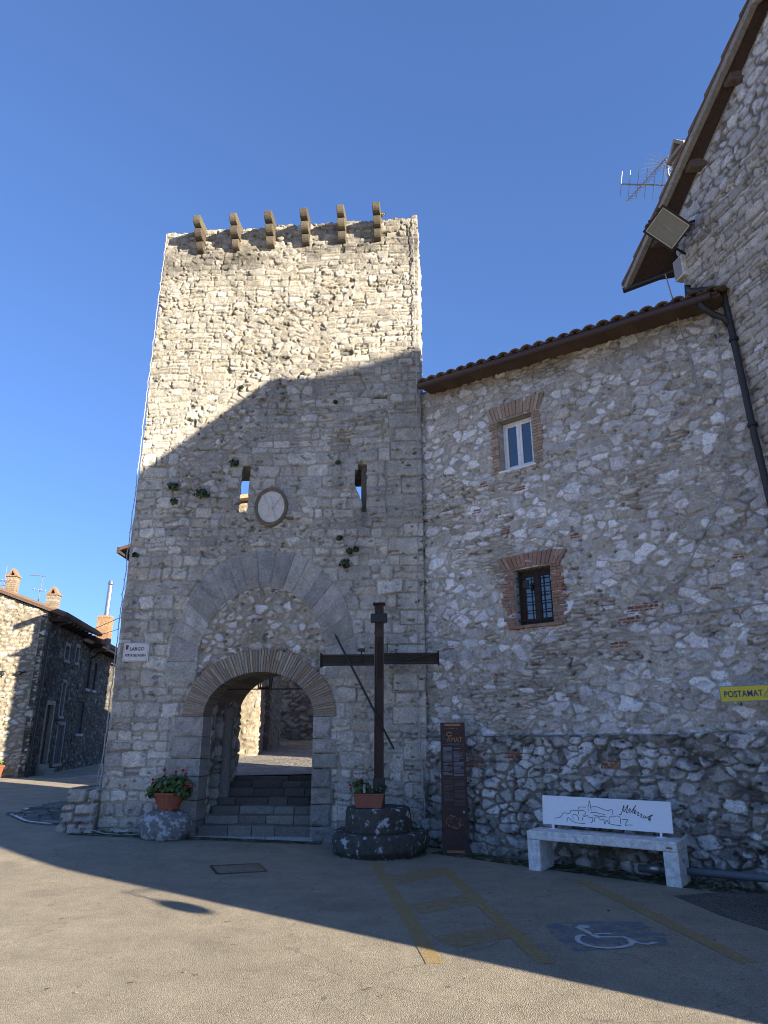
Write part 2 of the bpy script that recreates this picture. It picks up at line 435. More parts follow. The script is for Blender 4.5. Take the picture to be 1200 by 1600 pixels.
class MB:
    """collects shapes into ONE mesh"""
    def __init__(self):
        self.v = []; self.f = []; self.c = []; self.col = (.5, .5, .5)
    def add(self, vs, fs):
        b = len(self.v)
        self.v += [tuple(p) for p in vs]
        self.c += [self.col] * len(vs)
        self.f += [tuple(i + b for i in q) for q in fs]
    def box(self, x0, x1, y0, y1, z0, z1):
        self.hexa([(x0, y0, z0), (x1, y0, z0), (x1, y1, z0), (x0, y1, z0)], [(x0, y0, z1), (x1, y0, z1), (x1, y1, z1), (x0, y1, z1)])
    def hexa(self, bot, top):
        self.add(list(bot) + list(top), [(3, 2, 1, 0), (4, 5, 6, 7), (0, 1, 5, 4), (1, 2, 6, 5), (2, 3, 7, 6), (3, 0, 4, 7)])
    def prism(self, poly, y0, y1, sh=(0, 0)):
        """polygon in (x, z), from y0 to y1; the far end may be shifted by sh in (x, z)"""
        n = len(poly)
        vs = [(x, y0, z) for x, z in poly] + [(x + sh[0], y1, z + sh[1]) for x, z in poly]
        self.add(vs, [tuple(range(n)), tuple(range(2 * n - 1, n - 1, -1))] + [(i, i + n, (i + 1) % n + n, (i + 1) % n) for i in range(n)])
    def slab(self, poly, z0, z1):
        n = len(poly)
        vs = [(p[0], p[1], z0) for p in poly] + [(p[0], p[1], z1) for p in poly]
        self.add(vs, [tuple(range(n - 1, -1, -1)), tuple(range(n, 2 * n))] + [(i, (i + 1) % n, (i + 1) % n + n, i + n) for i in range(n)])
    def tube(self, pts, r, n=8):
        pts = [Vector(p) for p in pts]
        rs = r if isinstance(r, (list, tuple)) else [r] * len(pts)
        rings = []
        up = None
        for i, p in enumerate(pts):
            t = (pts[min(i + 1, len(pts) - 1)] - pts[max(i - 1, 0)])
            if t.length < 1e-9: t = Vector((0, 0, 1))
            t.normalize()
            if up is None or abs(up.dot(t)) > .98:
                up = Vector((0, 0, 1)) if abs(t.z) < .9 else Vector((0, 1, 0))
            a = t.cross(up).normalized(); b = a.cross(t).normalized(); up = b
            rings.append([p + (a * math.cos(2 * math.pi * k / n) + b * math.sin(2 * math.pi * k / n)) * rs[i] for k in range(n)])
        vs = [q for rg in rings for q in rg]
        fs = [tuple(range(n)), tuple(range(len(vs) - 1, len(vs) - n - 1, -1))]
        for i in range(len(pts) - 1):
            for k in range(n):
                fs.append((i * n + k, (i + 1) * n + k, (i + 1) * n + (k + 1) % n, i * n + (k + 1) % n))
        self.add(vs, fs)
    def lathe(self, prof, cx=0, cy=0, n=24, sx=1., sy=1., jit=None):
        vs = []
        for r, z in prof:
            for k in range(n):
                a = 2 * math.pi * k / n
                q = r if jit is None else r * (1 + jit(a, z))
                vs.append((cx + q * math.cos(a) * sx, cy + q * math.sin(a) * sy, z))
        fs = [tuple(range(n - 1, -1, -1)), tuple(range(len(vs) - n, len(vs)))]
        for i in range(len(prof) - 1):
            for k in range(n):
                fs.append((i * n + k, i * n + (k + 1) % n, (i + 1) * n + (k + 1) % n, (i + 1) * n + k))
        self.add(vs, fs)
    def ball(self, c, r, sub=1, sc=(1, 1, 1), jit=0., seed=0):
        bm = bmesh.new()
        bmesh.ops.create_icosphere(bm, subdivisions=sub, radius=1)
        g = random.Random(seed)
        vs = []
        for v in bm.verts:
            k = r * (1 + jit * (g.random() - .5))
            vs.append((c[0] + v.co.x * k * sc[0], c[1] + v.co.y * k * sc[1], c[2] + v.co.z * k * sc[2]))
        self.add(vs, [tuple(v.index for v in f.verts) for f in bm.faces])
        bm.free()
    def leaf(self, p, nrm, size, roll=0., asp=1.):
        nrm = Vector(nrm).normalized()
        a = nrm.orthogonal().normalized(); b = nrm.cross(a)
        ca, sa = math.cos(roll), math.sin(roll)
        a, b = a * ca + b * sa, b * ca - a * sa
        p = Vector(p)
        pts = [p + (a * x * asp + b * y) * size - nrm * (abs(x) * .25 * size) for x, y in ((0, -.5), (.38, -.25), (.46, .15), (.22, .46), (-.22, .46), (-.46, .15), (-.38, -.25))]
        self.add([p + nrm * size * .06] + pts, [(0, i, i % 7 + 1) for i in range(1, 8)])
    def build(self, name, mat, parent=None, smooth=False, bevel=None):
        me = bpy.data.meshes.new(name)
        me.from_pydata([tuple(p) for p in self.v], [], self.f)
        me.materials.append(mat)
        at = me.color_attributes.new('Col', 'FLOAT_COLOR', 'POINT')
        at.data.foreach_set('color', np.array([(*c, 1.) for c in self.c], np.float32).ravel())
        bm = bmesh.new(); bm.from_mesh(me)
        bmesh.ops.recalc_face_normals(bm, faces=bm.faces)
        bm.to_mesh(me); bm.free()
        if smooth:
            me.polygons.foreach_set('use_smooth', [True] * len(me.polygons))
        me.update()
        o = bpy.data.objects.new(name, me)
        link(o, parent)
        if bevel:
            md = o.modifiers.new('edges', 'BEVEL'); md.width = bevel; md.segments = 2; md.limit_method = 'ANGLE'
        return o

def jcol(c, a=.15, g=rnd):
    k = 1 + (g.random() * 2 - 1) * a
    return (c[0] * k * (1 + (g.random() - .5) * .06), c[1] * k, c[2] * k * (1 + (g.random() - .5) * .06))

def lettering(name, s, size, mat, parent, loc, rot, align='CENTER', shear=0., bold=0., sx=1.):
    cu = bpy.data.curves.new(name, 'FONT')
    cu.body = s; cu.size = size; cu.align_x = align; cu.align_y = 'CENTER'
    cu.extrude = .0015; cu.shear = shear; cu.offset = bold; cu.resolution_u = 3
    tmp = bpy.data.objects.new(name, cu)
    link(tmp)
    dg = bpy.context.evaluated_depsgraph_get()
    me = bpy.data.meshes.new_from_object(tmp.evaluated_get(dg))
    bpy.data.objects.remove(tmp); bpy.data.curves.remove(cu)
    me.materials.clear(); me.materials.append(mat); me.name = name
    o = bpy.data.objects.new(name, me)
    link(o, parent)
    o.location = loc; o.rotation_euler = rot; o.scale = (sx, 1, 1)
    return o
UPR = (math.pi / 2, 0, 0)

def wall(name, parent, mat, u0, u1, w0, w1, step, pattern, hole=None, thick=.4, top=None, shape=None, fade=(1, 1), splay=None, lean=0., label=None):
    """masonry face as a dense relief: x along the wall, -y towards the viewer, z up; edges run back by thick"""
    nu = int(round((u1 - u0) / step)) + 1; nw = int(round((w1 - w0) / step)) + 1
    us = np.linspace(u0, u1, nu); ws = np.linspace(w0, w1, nw)
    U, W = np.meshgrid(us, ws)
    H, C = pattern(U, W)
    if fade[0]: H = H * ss(0, .018, U - u0)
    if fade[1]: H = H * ss(0, .018, u1 - U)
    X = U.copy(); Y = -H + lean * W; Z = W.copy()
    if shape is not None:
        X, Y, Z = shape(U, W, X, Y, Z)
    uc = .5 * (U[:-1, :-1] + U[1:, 1:]); wc = .5 * (W[:-1, :-1] + W[1:, 1:])
    keep = np.ones(uc.shape, bool)
    if hole is not None: keep &= ~hole(uc, wc)
    if top is not None: keep &= wc < top(uc)
    idx = np.arange(nu * nw).reshape(nw, nu)
    q = np.stack([idx[:-1, :-1], idx[:-1, 1:], idx[1:, 1:], idx[1:, :-1]], -1)[keep]
    e = np.concatenate([q[:, [0, 1]], q[:, [1, 2]], q[:, [2, 3]], q[:, [3, 0]]])
    key = {}
    es = np.sort(e, 1); code = es[:, 0].astype(np.int64) * (nu * nw) + es[:, 1]
    un, inv, cnt = np.unique(code, return_inverse=True, return_counts=True)
    be = e[cnt[inv] == 1]
    P = np.stack([X.ravel(), Y.ravel(), Z.ravel()], 1); Cc = C.reshape(-1, 3)
    bv = np.unique(be)
    nb = 4
    base = len(P)
    ringP = []; ringC = []
    pos = {v: i for i, v in enumerate(bv)}
    for k in range(1, nb + 1):
        rp = P[bv].copy()
        t = thick * k / nb
        rp[:, 1] = rp[:, 1] * (1 - k / nb) + t + lean * rp[:, 2] * k / nb
        if splay is not None:
            rp[:, 0] += splay(U.ravel()[bv], W.ravel()[bv]) * k / nb
        n1 = fbm(rp[:, 1] * 9 + rp[:, 0] * 3, rp[:, 2] * 9, 77)
        if 0 < k < nb:
            rp[:, 2] += (n1 - .5) * .02
        ringP.append(rp); ringC.append(Cc[bv] * (.75 + .5 * n1)[:, None])
    P2 = np.concatenate([P] + ringP); C2 = np.concatenate([Cc] + ringC)
    nbv = len(bv)
    ia = np.searchsorted(bv, be[:, 0]); ib = np.searchsorted(bv, be[:, 1])
    ext = []
    for k in range(nb):
        a0 = be[:, 0] if k == 0 else base + (k - 1) * nbv + ia
        b0 = be[:, 1] if k == 0 else base + (k - 1) * nbv + ib
        a1 = base + k * nbv + ia; b1 = base + k * nbv + ib
        ext.append(np.stack([b0, a0, a1, b1], -1))
    F = np.concatenate([q] + ext)
    used = np.unique(F)
    rm = np.zeros(len(P2), np.int64); rm[used] = np.arange(len(used))
    F = rm[F]; P2 = P2[used]; C2 = C2[used]
    me = bpy.data.meshes.new(name)
    me.vertices.add(len(P2)); me.vertices.foreach_set('co', P2.astype(np.float32).ravel())
    me.loops.add(F.size); me.loops.foreach_set('vertex_index', F.astype(np.int32).ravel())
    me.polygons.add(len(F)); me.polygons.foreach_set('loop_start', np.arange(0, F.size, 4, dtype=np.int32))
    sm = np.ones(len(F), bool); sm[len(q):] = False
    me.polygons.foreach_set('use_smooth', sm)
    me.materials.append(mat)
    at = me.color_attributes.new('Col', 'FLOAT_COLOR', 'POINT')
    at.data.foreach_set('color', np.concatenate([C2, np.ones((len(C2), 1))], 1).astype(np.float32).ravel())
    me.update(calc_edges=True)
    o = bpy.data.objects.new(name, me)
    link(o, parent)
    if label: o['label'] = label
    return o

# ------------------------------------------------------------------ ground
def gz(x, y):
    x = np.asarray(x, float); y = np.asarray(y, float)
    return .026 * np.clip(-(x - .5), 0, 5.6) * ss(9.2, 11.3, y) * (1 - ss(14, 22, y))

def gp(x, y):
    return float(gz(x, y))

def sheet(name, xs, ys, zf, mat, smooth=True):
    X, Y = np.meshgrid(xs, ys)
    Z = zf(X, Y)
    ny, nx = X.shape
    idx = np.arange(nx * ny).reshape(ny, nx)
    f = np.stack([idx[:-1, :-1], idx[:-1, 1:], idx[1:, 1:], idx[1:, :-1]], -1).reshape(-1, 4)
    me = bpy.data.meshes.new(name)
    me.from_pydata(np.stack([X.ravel(), Y.ravel(), Z.ravel()], 1).tolist(), [], f.tolist())
    me.materials.append(mat)
    me.polygons.foreach_set('use_smooth', [smooth] * len(me.polygons))
    o = bpy.data.objects.new(name, me)
    link(o)
    return o

def spread(a, b, n, far):
    c = list(np.linspace(a, b, n))
    return [-far, -far * .3, -far * .1] + [v for v in c] + [far * .1, far * .3, far]
g = sheet('asphalt_square', spread(-22, 14, 73, 900), spread(-6, 42, 97, 900),
          lambda X, Y: gz(X, Y) + .012 * (fbm(X * .5, Y * .5, 5) - .5) * (np.abs(Y) < 60) * ss(0, 1, np.abs(X) * 0 + 1) * (1 - ss(-1.2, -.2, X) * ss(4, 5, Y) * (1 - ss(10.4, 11, Y))), M_asphalt)
tag(g, 'grey asphalt of the village square and the lane', kind='structure')

def street_h(X, Y):
    return .86 + .05 * np.clip(Y - 16.5, 0, 60) + .02 * (X + 3) + .02 * (fbm(X, Y, 8) - .5)
g = sheet('paved_street', np.linspace(-6.0, 7, 40), np.linspace(13.45, 46, 70), street_h, M_street)
tag(g, 'paved street climbing behind the gate', kind='structure')

def strip(pts, w):
    """flat ribbon on the ground"""
    pts = [Vector((p[0], p[1], 0)) for p in pts]
    L = []; R = []
    for i, p in enumerate(pts):
        t = (pts[min(i + 1, len(pts) - 1)] - pts[max(i - 1, 0)]).normalized()
        n = Vector((-t.y, t.x, 0)) * w * .5
        L.append(p + n); R.append(p - n)
    return L, R

def ground_strip(mb, pts, w, h=.004, seg=.25):
    fine = []
    for a, b in zip(pts[:-1], pts[1:]):
        n = max(1, int(math.dist(a, b) / seg))
        fine += [(a[0] + (b[0] - a[0]) * k / n, a[1] + (b[1] - a[1]) * k / n) for k in range(n)]
    fine.append(pts[-1])
    L, R = strip(fine, w)
    vs = []
    for l, r in zip(L, R):
        vs += [(l.x, l.y, gp(l.x, l.y) + h), (r.x, r.y, gp(r.x, r.y) + h)]
    mb.add(vs, [(2 * i, 2 * i + 1, 2 * i + 3, 2 * i + 2) for i in range(len(L) - 1)])

def ground_poly(mb, poly, h=.004):
    mb.add([(x, y, gp(x, y) + h) for x, y in poly], [tuple(range(len(poly)))])

for nm, a, b, lab in (((0), (-.115, 9.87), (.375, 5.763), 'ochre parking line beside the wooden cross base'),
                      ((0), (.73, 9.515), (1.19, 5.763), 'ochre parking line running from the brown information pillar'),
                      ((0), (2.25, 8.81), (2.68, 5.778), 'ochre parking line starting under the bench')):
    mb = MB(); ground_strip(mb, [a, b], .135, .003)
    tag(mb.build('parking_line', M_line), lab, kind='structure')
for a, b, w, lab in (((.04, 8.68), (.74, 9.36), .42, ''), ((.26, 7.36), (.95, 7.87), .36, ''), ((.48, 6.30), (1.12, 6.68), .34, '')):
    mb = MB(); ground_strip(mb, [a, b], w, .002)
    tag(mb.build('hatching_bar', M_line_faint), kind='structure')
mb = MB(); ground_poly(mb, [(1.41, 6.83), (1.58, 6.9), (1.75, 6.94), (2.05, 6.96), (2.29, 6.92), (2.36, 6.57), (2.26, 6.21), (1.94, 6.17), (1.7, 6.1), (1.48, 6.06), (1.4, 6.49)], .002)
tag(mb.build('blue_parking_patch', M_blue_paint), kind='structure')
mb = MB()
ground_strip(mb, [(1.68, 6.75), (1.73, 6.57), (1.77, 6.42)], .055, .0045, .1)
ground_strip(mb, [(1.745, 6.53), (1.91, 6.55)], .035, .0045, .1)
ground_strip(mb, [(1.77, 6.44), (1.98, 6.44), (2.04, 6.27), (2.10, 6.24), (2.19, 6.29)], .04, .005, .1)
ground_strip(mb, [(1.67, 6.50), (1.61, 6.46), (1.575, 6.37), (1.575, 6.28), (1.62, 6.19), (1.68, 6.15), (1.75, 6.135), (1.83, 6.145), (1.89, 6.17), (1.96, 6.22), (2.0, 6.28), (1.985, 6.34)], .045, .0055, .1)
ground_poly(mb, [(1.735 + .055 * math.cos(a * .628), 6.755 + .055 * math.sin(a * .628)) for a in range(10)], .006)
tag(mb.build('wheelchair_marking', M_white_paint), 'worn white wheelchair symbol painted on the blue patch', kind='structure')
mb = MB(); ground_poly(mb, [(3.0, 7.95), (3.5, 8.1), (4.4, 8.05), (5.2, 6.8), (4.0, 6.2), (3.32, 6.55), (3.12, 7.1)], .004)
tag(mb.build('asphalt_patch', M_asphalt_dark), kind='structure')
M_manhole = asphalt('asphalt filled cover', (.33, .285, .21), (.36, .31, .23), .4, 120, .02)
mb = MB(); ground_poly(mb, [(-2.17, 9.56), (-1.63, 9.70), (-1.45, 9.28), (-1.98, 9.10)], .006)
o = mb.build('manhole_cover', M_manhole)
mb = MB()
for a, b in (((-2.19, 9.58), (-1.62, 9.72)), ((-1.62, 9.72), (-1.43, 9.26)), ((-1.43, 9.26), (-1.99, 9.08)), ((-1.99, 9.08), (-2.19, 9.58))):
    ground_strip(mb, [a, b], .035, .009)
mb.build('rim', M_iron, o)
tag(o, 'dark rectangular manhole cover in the asphalt before the gate steps', 'manhole cover')
# cobbled wedge at the foot of the tower
def cobbles():
    mb = MB(); g2 = random.Random(3)
    mb.col = (.10, .095, .085)
    out = [(-5.40, 12.45), (-6.05, 12.85), (-6.95, 13.95), (-7.05, 14.3), (-7.2, 15.4), (-7.35, 16.9), (-5.3, 16.9)]
    mb.add([(x, y, gp(x, y) + .012) for x, y in out], [tuple(range(len(out)))])
    poly = [Vector((x, y)) for x, y in out]
    def inside(x, y):
        c = False; j = len(poly) - 1
        for i in range(len(poly)):
            if (poly[i].y > y) != (poly[j].y > y) and x < (poly[j].x - poly[i].x) * (y - poly[i].y) / (poly[j].y - poly[i].y) + poly[i].x:
                c = not c
            j = i
        return c
    y = 12.4
    while y < 16.9:
        x = -7.5 + g2.random() * .2
        while x < -5.2:
            l = g2.uniform(.16, .36); d = g2.uniform(.09, .15)
            if inside(x + l * .5, y + d * .5):
                mb.col = jcol((.20, .19, .17), .35, g2)
                z = gp(x, y); h = .03 + g2.random() * .02
                mb.hexa([(x, y, z), (x + l, y + g2.uniform(-.03, .03), z), (x + l, y + d, z), (x, y + d, z)],
                        [(x + .02, y + .02, z + h), (x + l - .02, y + .02, z + h), (x + l - .02, y + d - .02, z + h), (x + .02, y + d - .02, z + h)])
            x += l + .015
        y += .135
    return tag(mb.build('cobbled_corner', M_stone), 'wedge of cobbles at the left foot of the tower', kind='structure')
cobbles()
mb = MB(); ground_strip(mb, [(-5.55, 12.42), (-6.15, 12.8), (-6.95, 13.85), (-7.2, 15.0)], .07, .03, .1)
tag(mb.build('cobble_edging', M_concrete), kind='structure')

# ------------------------------------------------------------------ gate tower (local: x right along the face, y inward, z up, origin at its right foot)
T = thing('gate_tower', 'tall square medieval stone gate tower with an arched passage and six stone corbels', 'tower', (.671, 11.26, 0), R_(-5))
UC = -2.712
PAL_T = [(.345, .328, .285, 3), (.305, .292, .258, 2.6), (.38, .362, .318, 2.4), (.325, .297, .245, 1.4), (.275, .264, .238, 1.0), (.43, .415, .375, .8), (.36, .325, .265, .6)]
PAL_W = [(.52, .52, .51, 3), (.42, .41, .40, 3), (.34, .33, .31, 2), (.30, .265, .21, 1.4)]

def in_ell(U, W, a, b, z0):
    return ((U - UC) / a) ** 2 + ((W - z0) / b) ** 2

def pat_tower(U, W):
    D, I, CX, CY = coursed(U, W, 21, (.13, .27), (.14, .46), -.2, 12, -5.3, 0, hz=lambda z: 1.0 if z < 6.4 else .62)
    H, C, m = stone_face(U, W, D, I, CX, CY, 100, (.001, .020), .010, (.004, .020), PAL_T, (.36, .335, .28), mort_h=.003, missing=.006, rough=.012, tilt=.06, holes=.6)
    # rougher rubble areas, mostly high up
    D2, I2, CX2, CY2 = rubble(U, W, 55, .19, .115, warp=.2)
    H2, C2, m2 = stone_face(U, W, D2, I2, CX2, CY2, 140, (.000, .018), .010, (.002, .022), PAL_T, (.36, .33, .275), mort_h=.003, missing=.010, rough=.015, tilt=.10)
    k = (fbm(U * .75, W * .6, 31, 4) + .17 * ss(6.0, 9.0, W) - .06 * ss(3.5, 1.5, W)) > .645
    H = np.where(k, H2, H); C = np.where(k[..., None], C2, C)
    # small pale rubble filling the tall blocked arch
    fill = (((U - UC) / 1.10) ** 2 + ((np.maximum(W, 2.75) - 2.70) / 1.27) ** 2 < 1) & (W > 2.0) & (np.abs(U - UC) < 1.08)
    D3, I3, CX3, CY3 = rubble(U, W, 91, .16, .115)
    H3, C3, m3 = stone_face(U, W, D3, I3, CX3, CY3, 170, (.004, .03), .02, (.004, .03), PAL_W[1:] + [(.36, .34, .29, 3)], (.33, .295, .23), rough=.014)
    H = np.where(fill, H3 - .015, H); C = np.where(fill[..., None], C3, C)
    # larger, smoother corner blocks
    qe = np.cumsum(np.concatenate([[-.3], .14 + .22 * hsh(np.arange(60), np.arange(60) * 0, 4)]))
    qi = np.clip(np.searchsorted(qe, W + .02 * (fbm(U * 5, W * 5, 5) - .5)) - 1, 0, 59)
    qw = .22 + .42 * hsh(qi, qi * 0, 6)
    q = (U > -qw) & (W < 7.2) & (hsh(qi, qi * 0, 8) < .72)
    D4 = np.minimum(np.minimum(W - qe[qi], qe[np.minimum(qi + 1, 60)] - W), U + qw)
    H4, C4, m4 = stone_face(U, W, D4, qi, -qw * .5, (qe[qi] + qe[np.minimum(qi + 1, 60)]) * .5, 190, (.003, .012), .015, (.008, .034), PAL_T[:3], (.335, .305, .245), mort_h=.0, rough=.014, tilt=.05)
    H = np.where(q, H4, H); C = np.where(q[..., None], C4, C)
    # weathering: damp foot, dark band under the corbels deepened to strengthen their shadows, run-off under the slits, big tone patches
    big = .84 + .34 * fbm(U * .5, W * .45, 61, 4)
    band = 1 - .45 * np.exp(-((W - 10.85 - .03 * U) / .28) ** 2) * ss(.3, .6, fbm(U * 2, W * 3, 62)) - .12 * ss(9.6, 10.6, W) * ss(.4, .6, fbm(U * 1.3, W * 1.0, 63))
    run = 1 - .35 * np.exp(-((U + 1.03) / .10) ** 2) * ss(4.2, 5.3, W) * (W < 5.35) - .22 * np.exp(-((U + 1.25) / .35) ** 2) * ss(3.6, 4.8, W) * (W < 5.6)
    foot = 1 - .35 * ss(.55, .0, W + .4 * (fbm(U * 2, W * 2, 64) - .5))
    st = 1 - .16 * ss(.5, .66, fbm(U * 2.6, W * .35, 66, 3))
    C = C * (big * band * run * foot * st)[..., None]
    sunlit_dim = ss(6.0, 8.5, W)  # upper masonry coloured darker to hold down its sunlit brightness
    C = C * (np.stack([1 - .20 * sunlit_dim, 1 - .21 * sunlit_dim, 1 - .23 * sunlit_dim], -1))
    blk = (((U - UC) / 1.66) ** 2 + ((np.maximum(W, 2.75) - 2.70) / 2.0) ** 2 < 1) & (((U - UC) / 1.12) ** 2 + ((np.maximum(W, 2.75) - 2.70) / 1.28) ** 2 > 1) & (W > 2.6)
    H = np.where(blk, np.minimum(H, .0) - .004, H)
    jam = (W < 1.95) & ((np.abs(U + 3.89) < .30) | (np.abs(U + 1.64) < .20))
    ring = (W > 1.8) & (in_ell(U, W, 1.33, 1.12, 1.86) < 1)
    H = np.where(jam | ring, np.minimum(H, 0) - .02, H)
    return H, C

def slit_hole(U, W):
    j = .007 * (fbm(W * 9, W * 0, 71) - .5) * 2
    a = (W > 5.36) & (W < 6.22) & (np.abs(U + 3.17 + .03 * (6.2 - W)) < .072 + j)
    b = (W > 5.28) & (W < 6.19) & (U > -1.19 + ss(5.85, 5.4, W) * .13 + j + .05 * (W > 6.08)) & (U < -.985 + j) & (((U + 1.025) / .05) ** 2 + ((W - 5.34) / .06) ** 2 < 1e9)
    return a | b

def tower_hole(U, W):
    opening = ((W < 1.9) & (np.abs(U - UC) < 1.06)) | ((W >= 1.86) & (in_ell(U, W, 1.08, .88, 1.86) < 1))
    return slit_hole(U, W) | opening

def tower_shape(U, W, X, Y, Z):
    wob = (fbm(W * 2.2, W * 0 + 3, 81, 4) - .5) * .05
    wr = (fbm(W * 2.2, W * 0 + 9, 82, 4) - .5) * .03
    X = X + wob * np.exp(-(U + 5.2) / .15) + wr * np.exp(U / .15)
    # the face leans back a touch at the ragged top
    return X, Y, Z

def splay(u, w):
    inner = (w > 5.2) & (w < 6.3)
    return np.where(inner & (u > -3.4) & (u < -3.14 - .03 * (6.2 - w)), -.55, 0.) + np.where(inner & (u > -1.25) & (u < -1.03), -.20, 0.)

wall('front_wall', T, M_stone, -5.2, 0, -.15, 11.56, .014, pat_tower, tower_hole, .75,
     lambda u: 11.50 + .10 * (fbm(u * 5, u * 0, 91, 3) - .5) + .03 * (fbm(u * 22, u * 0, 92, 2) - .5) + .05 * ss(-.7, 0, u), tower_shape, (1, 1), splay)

def pat_side(U, W):
    D, I, CX, CY = rubble(U, W, 23, .26, .17)
    H, C, m = stone_face(U, W, D, I, CX, CY, 105, (.004, .024), .022, (.006, .036), PAL_T, (.25, .225, .18))
    return H, C
for sgn in (1, -1):
    o = wall('side_wall', T, M_stone, 0, 1.3, -.15, 11.35, .035, pat_side, None, .6, lambda u: 11.3 - .15 * u + .2 * (fbm(u * 4, u * 0, 95) - .5), None, (1, 0))
    if sgn == 1:
        o.location = (-.012, .02, 0); o.rotation_euler = (0, 0, math.pi / 2)
    else:
        o.location = (-5.188, .02, 0); o.rotation_euler = (0, 0, math.pi / 2); o.scale = (1, -1, 1)

def voussoir(mb, quad, y0, y1, seed, n=6, m=4, bulge=.012, rough=.010):
    """wedge block: front face as a small relief grid (quad = 4 corners in x,z), sides running back to y1"""
    g2 = np.random.RandomState(seed)
    q = np.array(quad, float)
    s = np.linspace(0, 1, n + 1); t = np.linspace(0, 1, m + 1)
    S, Tt = np.meshgrid(s, t)
    P = (q[0][None, None] * ((1 - S) * (1 - Tt))[..., None] + q[1][None, None] * (S * (1 - Tt))[..., None]
         + q[2][None, None] * (S * Tt)[..., None] + q[3][None, None] * ((1 - S) * Tt)[..., None])
    edge = np.minimum(np.minimum(S, 1 - S), np.minimum(Tt, 1 - Tt))
    Y = y0 + bulge * (1 - ss(0, .12, edge)) - rough * (fbm(P[..., 0] * 8 + seed, P[..., 1] * 8, 7) - .5) * 2 * ss(0, .15, edge)
    vs = [(P[j, i, 0], Y[j, i], P[j, i, 1]) for j in range(m + 1) for i in range(n + 1)]
    fs = [(j * (n + 1) + i, j * (n + 1) + i + 1, (j + 1) * (n + 1) + i + 1, (j + 1) * (n + 1) + i) for j in range(m) for i in range(n)]
    rim = [i for i in range(n + 1)] + [(j) * (n + 1) + n for j in range(1, m + 1)] + [m * (n + 1) + i for i in range(n - 1, -1, -1)] + [j * (n + 1) for j in range(m - 1, 0, -1)]
    b = len(vs)
    for r in rim:
        vs.append((vs[r][0], y1, vs[r][2]))
    k = len(rim)
    fs += [(rim[(i + 1) % k], rim[i], b + i, b + (i + 1) % k) for i in range(k)]
    b0 = len(mb.c)
    mb.add(vs, fs)
    V = np.array(vs); k = .62 + .76 * fbm(V[:, 0] * 7 + seed, V[:, 2] * 7 - seed, 17, 5)
    for i in range(len(vs)): mb.c[b0 + i] = tuple(ch * k[i] for ch in mb.c[b0 + i])

def ell2(a, b, z0, t, e):
    c, s = math.cos(t), math.sin(t)
    return (UC + a * math.copysign(abs(c) ** e, c), z0 + b * abs(s) ** e)

def ell(a, b, z0, t):
    return (UC + a * math.cos(t), z0 + b * math.sin(t))

# tall blocked arch of dressed stone
mb = MB(); g2 = random.Random(11)
nv = 17
cuts = [math.pi * (i / nv) + (g2.uniform(-.025, .025) if 0 < i < nv else 0) for i in range(nv + 1)]
for i in range(nv):
    a0, a1 = cuts[i] + .0022, cuts[i + 1] - .0022
    oa, ob = 1.56 + g2.uniform(-.03, .04), 1.90 + g2.uniform(-.03, .04)
    ia, ib = 1.10, 1.255
    mb.col = jcol((.375, .36, .325), .20, g2)
    voussoir(mb, [ell2(ia, ib, 2.74, a0, 1.03), ell2(oa, ob, 2.74, a0, .93), ell2(oa, ob, 2.74, a1, .93), ell2(ia, ib, 2.74, a1, 1.03)], -.014 - g2.random() * .008, .06, 300 + i, 16, 12, .008, .020)
for sx, z0, z1 in ((-1, 2.42, 2.735), (1, 2.46, 2.735)):
    mb.col = jcol((.42, .405, .365), .06, g2)
    x0, x1 = sorted((UC + sx * 1.10, UC + sx * 1.62))
    voussoir(mb, [(x0, z0), (x1, z0), (x1, z1), (x0, z1)], -.024, .06, 340 + sx, 8, 6, .006, .006)
mb.build('blocked_arch', M_stone, T)

# brick arch over the passage
mb = MB()
mb.col = (.30, .265, .205)
NB = 74
ringo = [ell(1.265, 1.065, 1.862, math.pi * i / 60) for i in range(61)]
ringi = [ell(.925, .725, 1.862, math.pi * i / 60) for i in range(61)]
for i in range(60):
    mb.prism([ringi[i], ringo[i], ringo[i + 1], ringi[i + 1]], -.012, .46)
for i in range(NB):
    ja = g2.uniform(-.10, .10); a0 = math.pi * (i + .10 + ja) / NB; a1 = math.pi * (i + .84 + ja + g2.uniform(-.06, .08)) / NB
    parts = [(0, 1)] if g2.random() < .55 else [(0, .5 + g2.uniform(-.1, .1)), None]
    if parts[-1] is None: parts = [(0, parts[0][1] - .012), (parts[0][1] + .012, 1)]
    for p0, p1 in parts:
        mb.col = jcol(g2.choice([(.34, .285, .215), (.31, .265, .205), (.37, .325, .26), (.29, .225, .165), (.28, .25, .21)]), .14, g2)
        A0, B0 = .905 + .365 * p0, .703 + .37 * p0; A1, B1 = .905 + .365 * p1, .703 + .37 * p1
        j = g2.uniform(-.02, .015)
        mb.prism([ell(A0, B0, 1.862, a0), ell(A1 + j, B1 + j, 1.862, a0), ell(A1 + j, B1 + j, 1.862, a1), ell(A0, B0, 1.862, a1)], -.020 - g2.random() * .022, .47)
mb.build('brick_arch', M_brick, T, bevel=.004)

